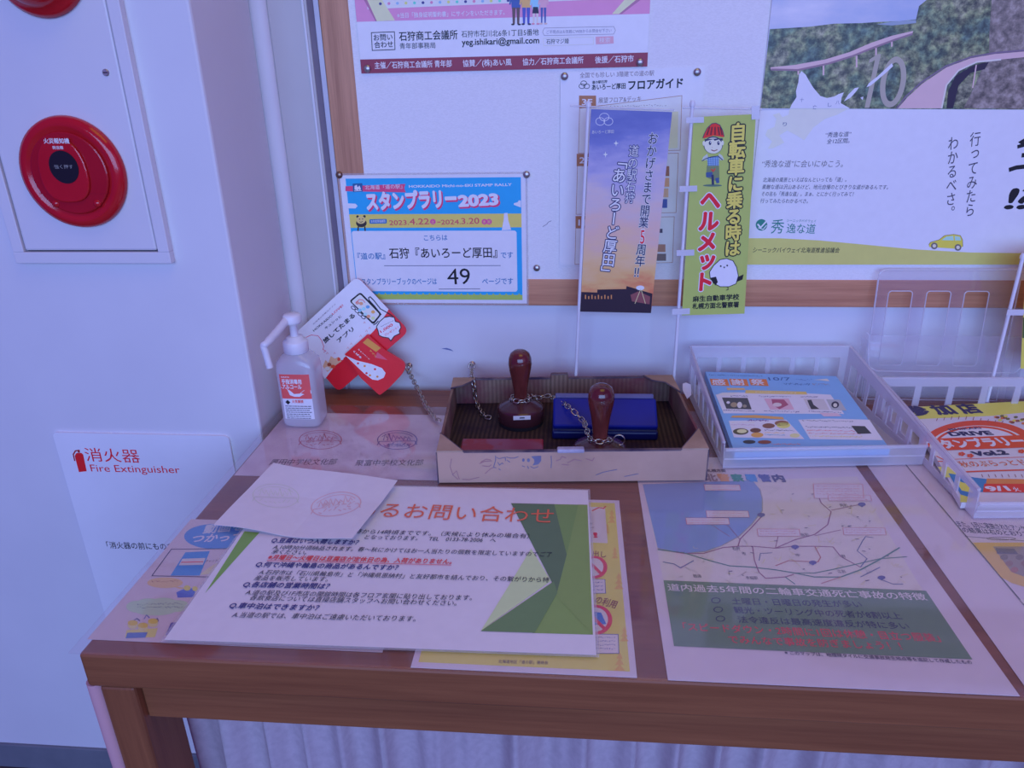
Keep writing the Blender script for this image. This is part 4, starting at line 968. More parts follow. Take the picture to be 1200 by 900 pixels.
for pts in ([(0, 0), (fl, 0), (0, fl * 1.5)], [(BW, 0), (BW, fl * 1.7), (BW - fl, 0)], [(0, BD), (0, BD - fl * 1.2), (fl * 0.5, BD - fl * 0.9), (fl * 0.9, BD - fl * 0.4), (fl * 1.0, BD)], [(BW, BD), (BW - fl * 1.3, BD), (BW - fl * 1.0, BD - fl * 0.55), (BW - fl * 0.45, BD - fl * 0.8), (BW, BD - fl * 1.9)]):
    mb = MB(); P = [bm_ @ V3((x, y, BH)) for x, y in pts]; mb.prism(P, (0, 0, 0.0022), card_top)
    mb.build('corner_flap', cbox)
    mb = MB()
    inner = [P[k] + V3((0, 0, 0.0012)) for k in range(1, len(P))] if len(P) > 3 else [P[1] + V3((0, 0, 0.0012)), P[2] + V3((0, 0, 0.0012))]
    if len(inner) > 1: mb.tube(inner, 0.0013, ink_edge, 6); mb.build('flap_edge', cbox)
mb = MB(); x0 = BW * 0.445; mb.box((x0, BD - t - 0.002, 0.006), (x0 + 0.029, BD + 0.0005, BH + 0.0075), card_in, bm_); mb.build('back_tab', cbox, bevel=0.002)
mb = MB(); mb.box((x0 + 0.001, BD - t - 0.0022, BH + 0.0068), (x0 + 0.028, BD + 0.0006, BH + 0.0085), ink_edge, bm_); mb.build('tab_edge', cbox)
for xa, xb in ((fl * 1.0, x0), (x0 + 0.03, BW - fl * 1.3)):
    mb = MB(); mb.box((xa, BD - t - 0.0004, BH - 0.0012), (xb, BD + 0.0004, BH + 0.0012), ink_edge, bm_); mb.build('wall_edge', cbox)
mb = MB(); mb.box((fl, -0.0004, BH - 0.001), (BW - fl, t + 0.0004, BH + 0.001), ink_edge, bm_); mb.build('wall_edge', cbox)
mb = MB(); mb.box((BW * 0.445, -0.003, BH - 0.002), (BW * 0.545, 0.007, BH + 0.004), mottled('grey_tape', (0.30, 0.28, 0.38), (0.48, 0.46, 0.56), nscale=40, rough=0.5), bm_); mb.build('tape_tab', cbox, bevel=0.002)
# ink doodles on the front wall
for xx in (0.0, BW):
    mb = MB(); mb.box((xx - 0.0008, -0.0006, 0.0), (xx + 0.0008, 0.0010, BH), ink_edge, bm_); mb.build('corner_edge', cbox)
def faded(c): return mottled('faded_ink', tuple(v * 0.75 + 0.10 for v in c), tuple(v * 0.55 + 0.17 for v in c), nscale=70, rough=0.8)
F_R, F_B = faded((0.40, 0.10, 0.12)), faded((0.08, 0.08, 0.22))
D = Sheet(bA - ey * 0.0003, ex, V3((0, 0, 1)), (540, 515, 12.0))
for pts, c in (([(-130, 270), (-150, 380), (-110, 500), (-40, 560)], F_R), ([(260, 340), (330, 310), (440, 300)], F_R), ([(280, 320), (350, 280), (420, 285)], F_R), ([(340, 480), (420, 410), (470, 390)], F_R), ([(20, 560), (120, 565), (260, 530)], F_R), ([(-120, 500), (-60, 440), (-20, 560)], F_R), ([(300, 370), (400, 380), (430, 350)], F_R),
        ([(488, 225), (490, 290), (460, 390), (500, 400)], F_B), ([(500, 250), (540, 270), (625, 250), (630, 300)], F_B), ([(640, 245), (700, 262), (760, 260), (810, 240)], F_B), ([(520, 320), (545, 360), (580, 330), (600, 345)], F_B), ([(530, 410), (560, 430)], F_B), ([(650, 290), (690, 320)], F_B), ([(860, 370), (900, 385)], F_B), ([(935, 370), (955, 410)], F_B), ([(980, 380), (1030, 405), (1090, 380)], F_B),
        ([(1270, 230), (1276, 330), (1268, 400)], F_B), ([(1340, 300), (1400, 280), (1420, 240), (1480, 260)], F_R), ([(1500, 330), (1600, 280), (1700, 300)], F_R), ([(1760, 270), (1850, 300), (1880, 250)], F_R), ([(1420, 350), (1520, 360)], F_R), ([(1900, 500), (2000, 460), (2200, 420)], F_B), ([(2300, 520), (2500, 480)], F_B)):
    D.line(pts, 0.0009, c, 2)
D.poly([(990, 240), (1040, 232), (1130, 230), (1130, 300), (1090, 350), (1010, 365), (1035, 320), (1030, 280)], F_B, 1)
for q in ((880, 290, 18, 24), (952, 292, 22, 26)): D.ell(q[:2], q[2], q[3], F_B, 1, 14)
D.build('ink_doodles', cbox)

# ================================================================== STAMPS, INK PADS
M_STW = mottled('red_lacquered_wood', (0.085, 0.016, 0.014), (0.15, 0.030, 0.024), nscale=3, scale=(20, 20, 5), rough=0.12, spec=0.6)
M_STB = mottled('dark_lacquered_base', (0.045, 0.014, 0.018), (0.085, 0.024, 0.028), nscale=5, rough=0.2, spec=0.5)
M_RUB = mottled('dark_rubber', (0.015, 0.013, 0.016), (0.03, 0.025, 0.03), nscale=20, rough=0.6)
FZ = MZ + 0.0037
def stamp(x, y, label, hs=1.0):
    r = thing('rubber_stamp', label, 'stamp', (x, y, FZ))
    b = MB(); b.lathe((x, y, FZ), [(0.0345, 0), (0.0345, 0.0059)], M_RUB, 48); b.build('rubber_face', r)
    b = MB(); b.lathe((x, y, FZ), [(0.0355, 0.006), (0.0362, 0.008), (0.0362, 0.025), (0.0352, 0.0275), (0.032, 0.0295), (0.020, 0.0350), (0.0135, 0.0380)], M_STB, 48); b.build('base', r)
    b = MB(); b.lathe((x, y, FZ), [(0.0108, 0.0376), (0.0102, 0.042), (0.0104, 0.048), (0.0116, 0.061), (0.0138, 0.075), (0.0166, 0.089), (0.0178, 0.098), (0.0172, 0.107), (0.0142, 0.1145), (0.0090, 0.1185), (0.003, 0.1198), (0.0, 0.1199)], M_STW, 40); b.build('handle', r)
    return r
s1 = stamp(-0.078, 1.033, 'red wooden stamp standing at the back left inside the cardboard box')
s2p = V3((0.0398, 0.9045, 0))
s2 = stamp(s2p.x, s2p.y, 'red wooden stamp standing near the front edge inside the cardboard box')
b = MB(); n0 = V3((0.12, -1, 0)).normalized(); c0 = V3((-0.078, 1.033, FZ + 0.0250)) + n0 * 0.0364; tx = V3((-n0.y, n0.x, 0))
b.prism([c0 - tx * 0.013 + V3((0, 0, -0.0035)), c0 + tx * 0.013 + V3((0, 0, -0.0035)), c0 + tx * 0.013 + V3((0, 0, 0.003)), c0 - tx * 0.013 + V3((0, 0, 0.003))], n0 * 0.0008, ink((0.80, 0.76, 0.76)))
b.prism([c0 + n0 * 0.0009 - tx * 0.0035 + V3((0, 0, -0.0012)), c0 + n0 * 0.0009 + tx * 0.004 + V3((0, 0, -0.0012)), c0 + n0 * 0.0009 + tx * 0.004 + V3((0, 0, 0.0008)), c0 + n0 * 0.0009 - tx * 0.0035 + V3((0, 0, 0.0008))], n0 * 0.0002, ink((0.1, 0.1, 0.12)))
b.build('paper_label', s1)['label'] = 'small white paper label on the stamp base'
M_BLUE = mottled('blue_plastic', (0.005, 0.014, 0.20), (0.008, 0.020, 0.25), nscale=6, rough=0.3, spec=0.25)
M_BLUED = mottled('dark_blue_plastic', (0.006, 0.010, 0.10), (0.010, 0.016, 0.14), nscale=6, rough=0.35, spec=0.3)
def local_box(b, o, rot, lo, hi, m, tilt=0.0):
    mt = Matrix.Translation(V3(o)) @ Matrix.Rotation(math.radians(rot), 4, 'Z') @ Matrix.Rotation(math.radians(tilt), 4, 'X')
    b.box(lo, hi, m, mt)
pb0 = atZ(647, 515, FZ); pb1 = atZ(771, 517, FZ)
padb = thing('ink_pad', 'blue ink pad case with a tilted lid at the back of the cardboard box', 'ink pad', pb0)
wpad = (pb1 - pb0).length
b = MB(); local_box(b, pb0, 1.0, (0, 0, 0), (wpad, 0.072, 0.0135), M_BLUED); b.build('pad_case', padb, bevel=0.003)
b = MB(); local_box(b, pb0 + V3((0, 0.004, 0.0142)), 1.0, (0.001, 0, 0), (wpad - 0.001, 0.050, 0.011), M_BLUE, 34); b.build('lid', padb, bevel=0.003)
b = MB(); local_box(b, pb0 + V3((0, 0.004, 0.0142)), 1.0, (0.004, 0.0502, 0.0005), (wpad - 0.004, 0.0590, 0.0100), mottled('pale_lid_edge', (0.10, 0.11, 0.24), (0.14, 0.15, 0.30), rough=0.4), 34); b.build('lid_edge', padb, bevel=0.002)
qa, qb = atZ(544, 513.5, FZ + 0.0205), atZ(638, 511, FZ + 0.0205)
padr = thing('ink_pad', 'red ink pad case lying at the front left of the cardboard box', 'ink pad', (qa.x, qa.y - 0.072, FZ))
M_PKL = mottled('ink_smeared_pink_lid', (0.27, 0.055, 0.10), (0.30, 0.008, 0.014), nscale=16, rough=0.3, spec=0.3, detail=3, lo=0.5, hi=0.56)
M_PKD = mottled('pink_lid_edge', (0.35, 0.07, 0.10), (0.45, 0.10, 0.14), rough=0.3)
wr = (qb - qa).length; og = qa - V3((0, 0.072, 0)); og.z = FZ
b = MB(); local_box(b, og, 2.0, (0.001, 0, 0), (wr, 0.070, 0.0098), M_PKD); b.build('pad_case', padr, bevel=0.002)
b = MB(); local_box(b, og + V3((0, 0, 0.010)), 2.0, (0, -0.001, 0), (wr + 0.001, 0.072, 0.0105), M_PKL); b.build('lid', padr, bevel=0.002)

# ================================================================== HOOKS AND CHAINS
def hook(u, v, label):
    p = atY(u, v, BACK - 0.012); h = thing('screw_hook', label, 'hook', (p.x, BACK, p.z), 'screw eyes in the wall behind the counter')
    b = MB(); b.lathe((p.x, BACK, p.z), [(0.005, 0.0), (0.005, 0.001), (0.0035, 0.002), (0.0016, 0.003), (0.0016, 0.010)], M_CHAIN, 16, QX); b.build('screw_shank', h)
    b = MB(); b.tube([V3((p.x + 0.0048 * math.cos(a), BACK - 0.0125 + 0.002 * math.sin(a), p.z + 0.0048 * math.sin(a))) for a in [2 * math.pi * k / 20 for k in range(20)]], 0.0012, M_CHAIN, 8, True); b.build('eye_ring', h)
    return V3((p.x, BACK - 0.0125, p.z - 0.005))
h1 = hook(478.5, 431, 'screw eye in the wall beside the red promotional card')
h2 = hook(552.5, 429, 'screw eye in the wall above the left back corner of the cardboard box')
def link_mesh(L=0.0110, wd=0.0068, r=0.00088):
    b = MB(); pts = []
    for k in range(16):
        a = 2 * math.pi * k / 16; x = math.cos(a) * wd / 2; y = math.sin(a) * wd / 2
        pts.append(V3((y + (L - wd) / 2 * (1 if y > 1e-6 else -1 if y < -1e-6 else 0), x, 0)))
    b.tube(pts, r, M_CHAIN, 6, True)
    o = b.build('link'); me = o.data; bpy.data.objects.remove(o)
    return me
LINK = link_mesh()
def chain(path, label, pitch=0.0084):
    root = thing('chain', label, 'chain', path[0])
    P = [V3(p) for p in path]; D = [0.0]
    for a, c in zip(P, P[1:]): D.append(D[-1] + (c - a).length)
    n = int(D[-1] / pitch); inv = root.matrix_world.inverted()
    for k in range(n):
        s_ = (k + 0.5) * pitch; i = max(j for j in range(len(D) - 1) if D[j] <= s_)
        f = (s_ - D[i]) / (D[i + 1] - D[i]); c = P[i].lerp(P[i + 1], f); t = (P[i + 1] - P[i]).normalized()
        a = V3((0, 0, 1)) if abs(t.z) < 0.85 else V3((0, 1, 0))
        y = a.cross(t).normalized(); z = t.cross(y)
        if k % 2: y, z = z, -y
        th = math.radians(35); y, z = y * math.cos(th) + z * math.sin(th), z * math.cos(th) - y * math.sin(th)
        o = bpy.data.objects.new('link', LINK); COL.objects.link(o); o.parent = root
        m = Matrix((t, y, z)).transposed().to_4x4(); m.translation = c
        o.matrix_parent_inverse = inv; o.matrix_basis = m
    return root
def smooth(pts, n=8):
    P = [V3(p) for p in pts]; P = [P[0]] + P + [P[-1]]; out = []
    for i in range(1, len(P) - 2):
        for k in range(n):
            t = k / n; a, b_, c, d = P[i - 1], P[i], P[i + 1], P[i + 2]
            out.append(0.5 * ((2 * b_) + (c - a) * t + (2 * a - 5 * b_ + 4 * c - d) * t * t + (3 * b_ - a - 3 * c + d) * t ** 3))
    out.append(P[-2]); return out
def necks(x, y, z, r=0.0142, a0=0.0, a1=360.0): return [V3((x + r * math.cos(math.radians(a)), y + r * math.sin(math.radians(a)), z - 0.0016 * math.sin(math.radians(a)))) for a in [a0 + (a1 - a0) * k / 18 for k in range(19)]]
chain(smooth([h1, atZ(486, 449, MZ + 0.019), atZ(493, 463, MZ + 0.011), atZ(500, 477, MZ + 0.0055), atZ(508, 488, MZ + 0.0045), atZ(514, 492.5, MZ + 0.0045), atZ(519, 492, MZ + 0.0045)]), 'steel chain hanging from the left screw eye down to the mat')
bw0 = bm_ @ V3((0.030, BD + 0.004, BH + 0.006)); bw1 = bm_ @ V3((0.034, BD - 0.012, BH - 0.004)); bw2 = bm_ @ V3((0.038, BD - 0.016, 0.010)); bw3 = bm_ @ V3((0.052, BD - 0.06, 0.0075))
chain(smooth([h2, h2 * 0.5 + bw0 * 0.5 + V3((0.002, -0.01, 0.004)), bw0, bw1, bw2, bw3, V3((-0.120, 1.035, FZ + 0.005))]), 'steel chain from the right screw eye into the cardboard box')
nz1 = FZ + 0.0402
chain(necks(-0.078, 1.033, nz1, 0.0142, 95, 455) , 'loop of steel chain round the neck of the back stamp')
s2x, s2y = s2p.x, s2p.y; nz2 = FZ + 0.0402
chain(smooth([V3((-0.060, 1.045, nz1)), V3((-0.052, 1.060, FZ + 0.03)), V3((-0.034, 1.062, FZ + 0.032)), atZ(665, 476, FZ + 0.0475), atZ(682, 492, FZ + 0.038), V3((s2x - 0.020, s2y + 0.03, FZ + 0.045)), V3((s2x - 0.015, s2y, nz2))]) , 'steel chain running over the blue ink pad between the two stamps')
chain(necks(s2x, s2y, nz2, 0.0142, 180, 372), 'chain loop round the neck of the front stamp')
rc = V3((s2x + 0.0255, s2y - 0.004, nz2 - 0.001))
b = MB()
for q in (0.0, 0.0011): b.tube([rc + V3((0.0078 * math.cos(a), q, 0.0078 * math.sin(a))) for a in [2 * math.pi * k / 24 for k in range(24)]], 0.0007, M_CHAIN, 6, True)
tag(b.build('split_ring'), 'round split ring at the end of the front stamp chain', 'ring')

# ================================================================== SANITIZER BOTTLE
M_BOT = see_through('milky_bottle_plastic', (0.93, 0.94, 0.96), 0.42, 0.12, (0.88, 0.88, 0.90), True, 0.8)
M_PUMP = mottled('white_pump_plastic', (0.74, 0.74, 0.76), (0.80, 0.80, 0.82), nscale=12, rough=0.3)
bx, by = -0.4215, 1.0300
bot = thing('sanitizer_bottle', 'white pump bottle of hand sanitizer in the corner of the counter', 'bottle', (bx, by, MZ))
def sring(cx, cy, z, hw, hd, e=5.0, n=48):
    out = []
    for k in range(n):
        a = 2 * math.pi * k / n; c, s_ = math.cos(a), math.sin(a)
        out.append(V3((cx + hw * math.copysign(abs(c) ** (2 / e), c), cy + hd * math.copysign(abs(s_) ** (2 / e), s_), z)))
    return out
b = MB()
b.loft([sring(bx, by, MZ + z, hw, hd, e) for z, hw, hd, e in ((0.0, 0.0265, 0.020, 5), (0.003, 0.0295, 0.0228, 5.5), (0.010, 0.0305, 0.0238, 6), (0.096, 0.0305, 0.0238, 6), (0.106, 0.0290, 0.0228, 5), (0.114, 0.0235, 0.0200, 3.2), (0.118, 0.0170, 0.0165, 2.3), (0.120, 0.0160, 0.0160, 2), (0.124, 0.0160, 0.0160, 2))], M_BOT)
b.build('bottle_body', bot)
b = MB(); b.lathe((bx, by, MZ), [(0.0180, 0.1190), (0.0190, 0.1200), (0.0190, 0.1345), (0.0175, 0.1375), (0.0130, 0.1385), (0.0125, 0.143), (0.0075, 0.144)], M_PUMP, 40); b.build('collar', bot)
b = MB(); b.lathe((bx, by, MZ), [(0.0060, 0.1435), (0.0060, 0.1615), (0.0080, 0.1630)], M_PUMP, 24); b.build('pump_stem', bot)
hz = MZ + 0.1635
b = MB(); b.lathe((bx, by, hz), [(0.0100, 0.0), (0.0130, 0.001), (0.0138, 0.004), (0.0134, 0.012), (0.0116, 0.0150), (0.004, 0.0160), (0.0, 0.0161)], M_PUMP, 32); b.build('pump_head', bot)
nb = atY(309, 405, 0.962); nt_ = atY(316.5, 431, 0.960)
b = MB(); b.tube(smooth([V3((bx - 0.006, by - 0.006, hz + 0.008)), nb.lerp(V3((bx, by, hz + 0.008)), 0.5) + V3((0, 0, 0.002)), nb + V3((0.004, 0.003, 0.003)), nb, nb + (nt_ - nb) * 0.3, nt_], 6), [0.0058] * 12 + [0.0050] * 19, M_PUMP, 14); b.build('nozzle', bot)
def bow(a, c):  # label follows the slightly rounded front of the bottle
    x = max(-1, min(1, (a) / 0.0305)); return -0.0238 * (1 - (1 - abs(x) ** 6) ** (1 / 6.0))
Lb = Sheet(V3((bx, by - 0.0238 - 0.0004, MZ)), WX, WZ, (250, 320, 4.2857), bow)
p0, p1 = Lb.loc((349, 518)), Lb.loc((386, 778))
xl, xr, yt, yb = -0.0235, 0.0235, 0.0900, 0.0150
Lb.base([(xl, yb), (xr, yb), (xr, yt), (xl, yt)], ink((0.82, 0.82, 0.83), 0.35), 0.0002, local=True, grid=(16, 2))
SAL = W(206, 72, 96); ym = yb + (yt - yb) * 0.46
for k in range(12):
    xa, xb = xl + (xr - xl) * k / 12, xl + (xr - xl) * (k + 1) / 12
    Lb.poly([(xa, ym), (xb, ym), (xb, yt), (xa, yt)], SAL, 1, True)
def label_text(t, x0, x1, y, h, c, bb=0.02):
    vs, fs = glyphs(t, 0.0); ax = min(v[0] for v in vs); bx_ = max(v[0] for v in vs)
    k = (x1 - x0) / (bx_ - ax); Lb.glyph_run([Vector((x0 + (v[0] - ax) * k, y + v[1] * h / 0.88)) for v in vs], fs, c, 3, bb, k, h / 0.88, Vector((1, 0)), Vector((0, 1)))
label_text('SARAYA', xl + 0.003, xl + 0.016, yt - 0.0055, 0.0028, WHITE); label_text('手指消毒用', xl + 0.003, xl + 0.034, yt - 0.0150, 0.0075, WHITE, 0.03); label_text('アルコール', xl + 0.003, xl + 0.033, yt - 0.0235, 0.0075, WHITE, 0.03)
Lb.poly([(xl + 0.013, ym + 0.006), (xl + 0.020, ym + 0.0035), (xl + 0.028, ym + 0.0035), (xl + 0.034, ym + 0.007), (xr, ym + 0.009), (xr, ym + 0.0145), (xl + 0.036, ym + 0.0145), (xl + 0.029, ym + 0.009), (xl + 0.020, ym + 0.008), (xl + 0.0135, ym + 0.0145), (xl + 0.0105, ym + 0.0145)], WHITE, 2, True)
Lb.line([(xl + 0.0005, ym + 0.0185), (xl + 0.009, ym + 0.0175), (xl + 0.013, ym + 0.013)], 0.0009, WHITE, 2, local=True)
Lb.poly([(xl + 0.004, ym - 0.006), (xl + 0.008, ym - 0.002), (xl + 0.012, ym - 0.006), (xl + 0.008, ym - 0.010)], BLACK, 2, True)
label_text('火気厳禁', xl + 0.015, xl + 0.033, ym - 0.0065, 0.005, SAL)
for k in range(7):
    y = ym - 0.0125 - k * 0.0034; xa = xl + 0.003
    while xa < xr - 0.006:
        d = random.uniform(0.002, 0.006); Lb.line([(xa, y), (min(xa + d, xr - 0.003), y)], 0.0011, INK, 2, local=True); xa += d + 0.0008
Lb.build('label', bot)['label'] = 'white label with a salmon red upper half and an open hand'

# ================================================================== DIE-CUT PROMOTIONAL CARD
cb = atZ(440, 463, TZ + 0.001)
cv = V3((0, 0.16, 0.987)).normalized()
S = Sheet(V3((cb.x, 1.139, TZ + 0.0012)), WX, cv, (330, 330, 6.43))
RC = W(206, 20, 48)
def rounded(S, pts, rs, seg=5):
    P = [S.loc(p) for p in pts]; out = []
    for i in range(len(P)):
        a, b_, c = P[i - 1], P[i], P[(i + 1) % len(P)]; d = rs[i]
        if d <= 0: out.append(b_); continue
        p0 = b_ + (a - b_).normalized() * d; p1 = b_ + (c - b_).normalized() * d
        for k in range(seg + 1):
            t = k / seg; out.append(p0 * (1 - t) ** 2 + b_ * 2 * t * (1 - t) + p1 * t * t)
    return out
outl = rounded(S, [(428, 832), (962, 372), (568, -40), (70, 420)], [0.012, 0.014, 0.012, 0.012])
S.base([(p.x, p.y) for p in outl], ink(RC, 0.3), 0.0015, local=True)
wh = rounded(S, [(326, 735), (300, 690), (70, 420), (568, -40), (806, 208), (790, 240), (700, 366), (560, 505), (420, 612)], [0, 0, 0.012, 0.012, 0, 0.006, 0.006, 0, 0])
S.poly([(p.x, p.y) for p in wh], WHITE, 1, True)
S.T('北海道公式観光アプリ', (240, 326), (408, 174), 14, W(90, 70, 120), 3, 0.0)
S.T('HOKKAIDO', (246, 378), (388, 258), 26, BLACK, 3, 0.015); S.T('LOVE!', (388, 252), (468, 184), 26, W(186, 26, 60), 3, 0.015)
S.T('キュンっと', (334, 360), (452, 266), 24, BLACK, 3, 0.02)
S.T('旅してたまる', (330, 466), (556, 262), 46, BLACK, 3, 0.035); S.T('アプリ', (434, 462), (548, 366), 42, BLACK, 3, 0.03)
PB = [(510, 146), (594, 78), (756, 244), (692, 326)]
S.rrect(PB, 0.2, BLACK, 3); S.rrect([(525, 150), (592, 94), (740, 246), (690, 306)], 0.18, W(216, 204, 236), 4)
for q, c in (((590, 215), W(110, 170, 240)), ((620, 205), W(130, 190, 246)), ((650, 190), W(80, 140, 230)), ((632, 245), W(150, 190, 240)), ((690, 228), W(226, 140, 90)), ((655, 262), W(236, 120, 120)), ((690, 275), W(170, 210, 170)), ((572, 160), W(226, 120, 150)), ((600, 165), W(206, 130, 120))): S.ell(q, 15, 13, c, 5, 10)
S.line([(560, 160), (585, 135), (612, 138), (630, 158)], 0.0010, W(206, 60, 90), 5)
for x, y in ((541, 198), (568, 222), (592, 246), (616, 268)): S.ell((x, y), 20, 13, BLACK, 3, 16, rot=35); S.ell((x, y), 14, 8, WHITE, 4, 16, rot=35)
S.line([(655, 122), (668, 114), (694, 140), (745, 205), (800, 236), (842, 262)], 0.0016, BLACK, 4); S.line([(655, 122), (660, 140), (700, 184), (752, 250)], 0.0016, BLACK, 4); S.line([(692, 326), (712, 316), (730, 296)], 0.0016, BLACK, 4)
bub = [(715, 340), (740, 300), (775, 270), (815, 262), (850, 270), (858, 300), (890, 310), (900, 345), (886, 372), (892, 390), (850, 410), (824, 446), (806, 424), (760, 416), (735, 404), (728, 370)]
S.poly(bub, WHITE, 5); S.line(bub, 0.0014, BLACK, 6, True)
S.T('1,000', (752, 388), (842, 332), 30, W(196, 26, 60), 6, 0.02); S.T('プレゼント！', (780, 412), (884, 350), 20, W(196, 26, 60), 6, 0.01); S.scribble((748, 342), (846, 296), 10, BLACK, 16, 6, 0.0006)
S.line([(152, 414), (180, 422), (225, 402), (275, 408), (300, 440), (318, 488), (312, 512), (334, 522), (318, 532)], 0.0009, W(186, 30, 70), 3)
S.poly([(310, 640), (330, 590), (352, 610), (372, 560), (400, 580), (430, 566), (452, 600), (415, 625), (345, 680)], W(206, 150, 150), 2)
for q, c, rx in (((360, 625), W(150, 60, 50), 16), ((388, 640), W(206, 70, 50), 18), ((345, 655), W(236, 220, 230), 20), ((432, 585), W(196, 60, 60), 12), ((455, 578), W(240, 236, 246), 12)): S.ell(q, rx, 14, c, 3, 12)
for x, y in ((500, 500), (525, 470), (596, 410), (640, 372), (664, 350), (345, 540), (400, 540), (625, 310)): S.line([(x - 8, y + 6), (x, y - 8), (x + 8, y + 5)], 0.0006, W(186, 100, 120), 3)
pop = S.build('promotional_card')
tag(pop, 'white and red app promotion card with a phone drawing, propped diagonally against the wall', 'card')
S = Sheet(V3((cb.x, 1.131, TZ + 0.0012)), WX, cv, (330, 330, 6.43))
o2 = rounded(S, [(738, 858), (592, 722), (474, 548), (648, 396), (786, 522), (944, 616), (912, 694), (806, 806)], [0.004, 0.004, 0.002, 0.002, 0.004, 0.012, 0.008, 0.003])
S.base([(p.x, p.y) for p in o2], ink(W(206, 24, 46), 0.3), 0.0055, local=True)
S.poly([(480, 556), (566, 594), (680, 622), (756, 652), (784, 688), (770, 724), (726, 744), (684, 738), (620, 690)], WHITE, 1)
S.poly([(612, 460), (648, 426), (748, 500), (712, 530)], W(196, 130, 60), 1); S.poly([(704, 572), (722, 530), (800, 592)], W(226, 70, 120), 2)
S.T('くばる', (538, 528), (596, 580), 18, WHITE, 2, 0.04); S.T('キャンペーン', (574, 512), (660, 590), 14, WHITE, 2, 0.02); S.T('アプリ', (660, 520), (706, 570), 18, W(206, 160, 90), 2, 0.02)
for q in ((576, 616), (626, 636), (666, 706), (722, 716), (640, 690), (704, 660)): S.ell(q, 9, 8, W(216, 120, 60) if q[0] % 4 else W(200, 40, 60), 2, 12)
S.build('leaflet_pocket', pop)

# ================================================================== MINI BANNERS
M_CLEAR = see_through('clear_plastic_rod', (0.95, 0.95, 0.96), 0.5, 0.08, (0.84, 0.84, 0.86))
M_ROD = mottled('white_plastic_rod', (0.74, 0.74, 0.76), (0.80, 0.80, 0.82), nscale=20, rough=0.3)
M_TAB = see_through('milky_tape', (0.9, 0.9, 0.92), 0.25, 0.2, (0.80, 0.80, 0.82))
YB_ = 1.13
def dusk_material(a, b):
    m = bpy.data.materials.new('printed_sunset'); nt, n, l, p = nodes_of(m)
    tc = n.new('ShaderNodeTexCoord'); sp = n.new('ShaderNodeSeparateXYZ'); l.new(tc.outputs['UV'], sp.inputs[0])
    mr = n.new('ShaderNodeMapRange'); mr.inputs['From Min'].default_value = a; mr.inputs['From Max'].default_value = b; l.new(sp.outputs['Y'], mr.inputs['Value'])
    t = noise(nt, scale=(12, 30, 1), nscale=1.0, detail=6.0, coord='UV')
    t2 = n.new('ShaderNodeMath'); t2.operation = 'MULTIPLY_ADD'; t2.inputs[1].default_value = 0.5; t2.inputs[2].default_value = -0.25; l.new(t.outputs['Fac'], t2.inputs[0])
    ad = n.new('ShaderNodeMath'); ad.operation = 'ADD'; l.new(mr.outputs['Result'], ad.inputs[0]); l.new(t2.outputs[0], ad.inputs[1])
    r = ramp(nt, ad.outputs[0], [(0.08, W(190, 96, 76)), (0.17, W(226, 144, 108)), (0.28, W(208, 152, 142)), (0.42, W(178, 144, 176)), (0.58, W(160, 146, 206)), (0.74, W(136, 134, 212)), (0.88, W(84, 90, 190)), (1.0, W(66, 72, 176))])
    l.new(r.outputs['Color'], p.inputs['Base Color']); p.inputs['Roughness'].default_value = 0.35
    return m
def pole(root, u0, v0, u1, y, r, m, zend=MZ, fr=0.020):
    """rod through the two sighted points, carried on down to its foot on the mat"""
    a = atY(u0, v0, y); c = atY(u1[0], u1[1], y); d = (c - a).normalized(); e = a + d * ((zend + 0.004 - a.z) / d.z)
    b = MB(); b.tube([a, e], r, m, 12); b.build('pole', root)
    b = MB(); b.lathe((a.x, a.y, a.z), [(r * 1.5, -0.004), (r * 1.6, 0.0), (r * 1.0, 0.004)], m, 12); b.build('pole_cap', root)
    b = MB(); b.lathe((e.x, e.y, zend), [(fr, 0.0), (fr, 0.003), (0.006, 0.006), (r * 1.5, 0.016)], M_CLEAR, 24); b.build('foot', root)
    return a, e
nb1 = thing('mini_banner', 'small upright banner with a sunset sky in front of the floor guide', 'banner', atY(675, 437, YB_))
a, e = pole(nb1, 689.5, 122, (675, 437), YB_, 0.0026, M_ROD, fr=0.009)
b = MB(); b.tube([atY(668, 124, YB_), atY(790, 129, YB_)], 0.0012, M_CLEAR, 8); b.build('crossbar', nb1)
S = Sheet(atY(679, 362, YB_ - 0.003), WX, WZ, (620, 70, 2.9036))
bl, br, tr, tl = S.loc((174, 857)), S.loc((415, 862)), S.loc((487, 178)), S.loc((211, 168))
M_DUSK = dusk_material((bl.y + br.y) / 2, (tl.y + tr.y) / 2)
S.base([bl, br, tr, tl], M_DUSK, 0.0004, local=True)
S.poly([(178, 790), (232, 792), (232, 782), (330, 780), (332, 770), (420, 796), (415, 862), (174, 857)], W(40, 26, 60), 1)
S.poly([(345, 800), (372, 788), (412, 806), (410, 832), (350, 822)], W(120, 60, 90), 2); S.ell((378, 776), 14, 8, W(240, 226, 240), 3); S.line([(380, 780), (360, 830)], 0.001, W(230, 170, 150), 3); S.line([(382, 784), (396, 830)], 0.001, W(230, 170, 150), 3)
for k in range(9): S.rect(190 + k * 11, 800 + (k % 2) * 4, 194 + k * 11, 814, W(190, 120, 80), 2)
for dx, dy, rx in ((256, 195, 16), (242, 210, 15), (270, 210, 15)): S.ell((dx, dy), rx, 13, WHITE, 2, 22, w=0.0007)
S.T('あいろーど厚田', (214, 252), (288, 250), 12, W(170, 176, 230), 2)
for x, y in ((296, 284), (260, 322)): S.poly([(x - 9, y), (x - 2, y - 2), (x, y - 10), (x + 2, y - 2), (x + 9, y), (x + 2, y + 3), (x, y + 11), (x - 2, y + 3)], W(196, 190, 236), 2)
S.VT('おかげさまで開業', (424, 246), (388, 572), 33, W(30, 34, 96), 5, 0.01, W(200, 196, 240), 0.04)
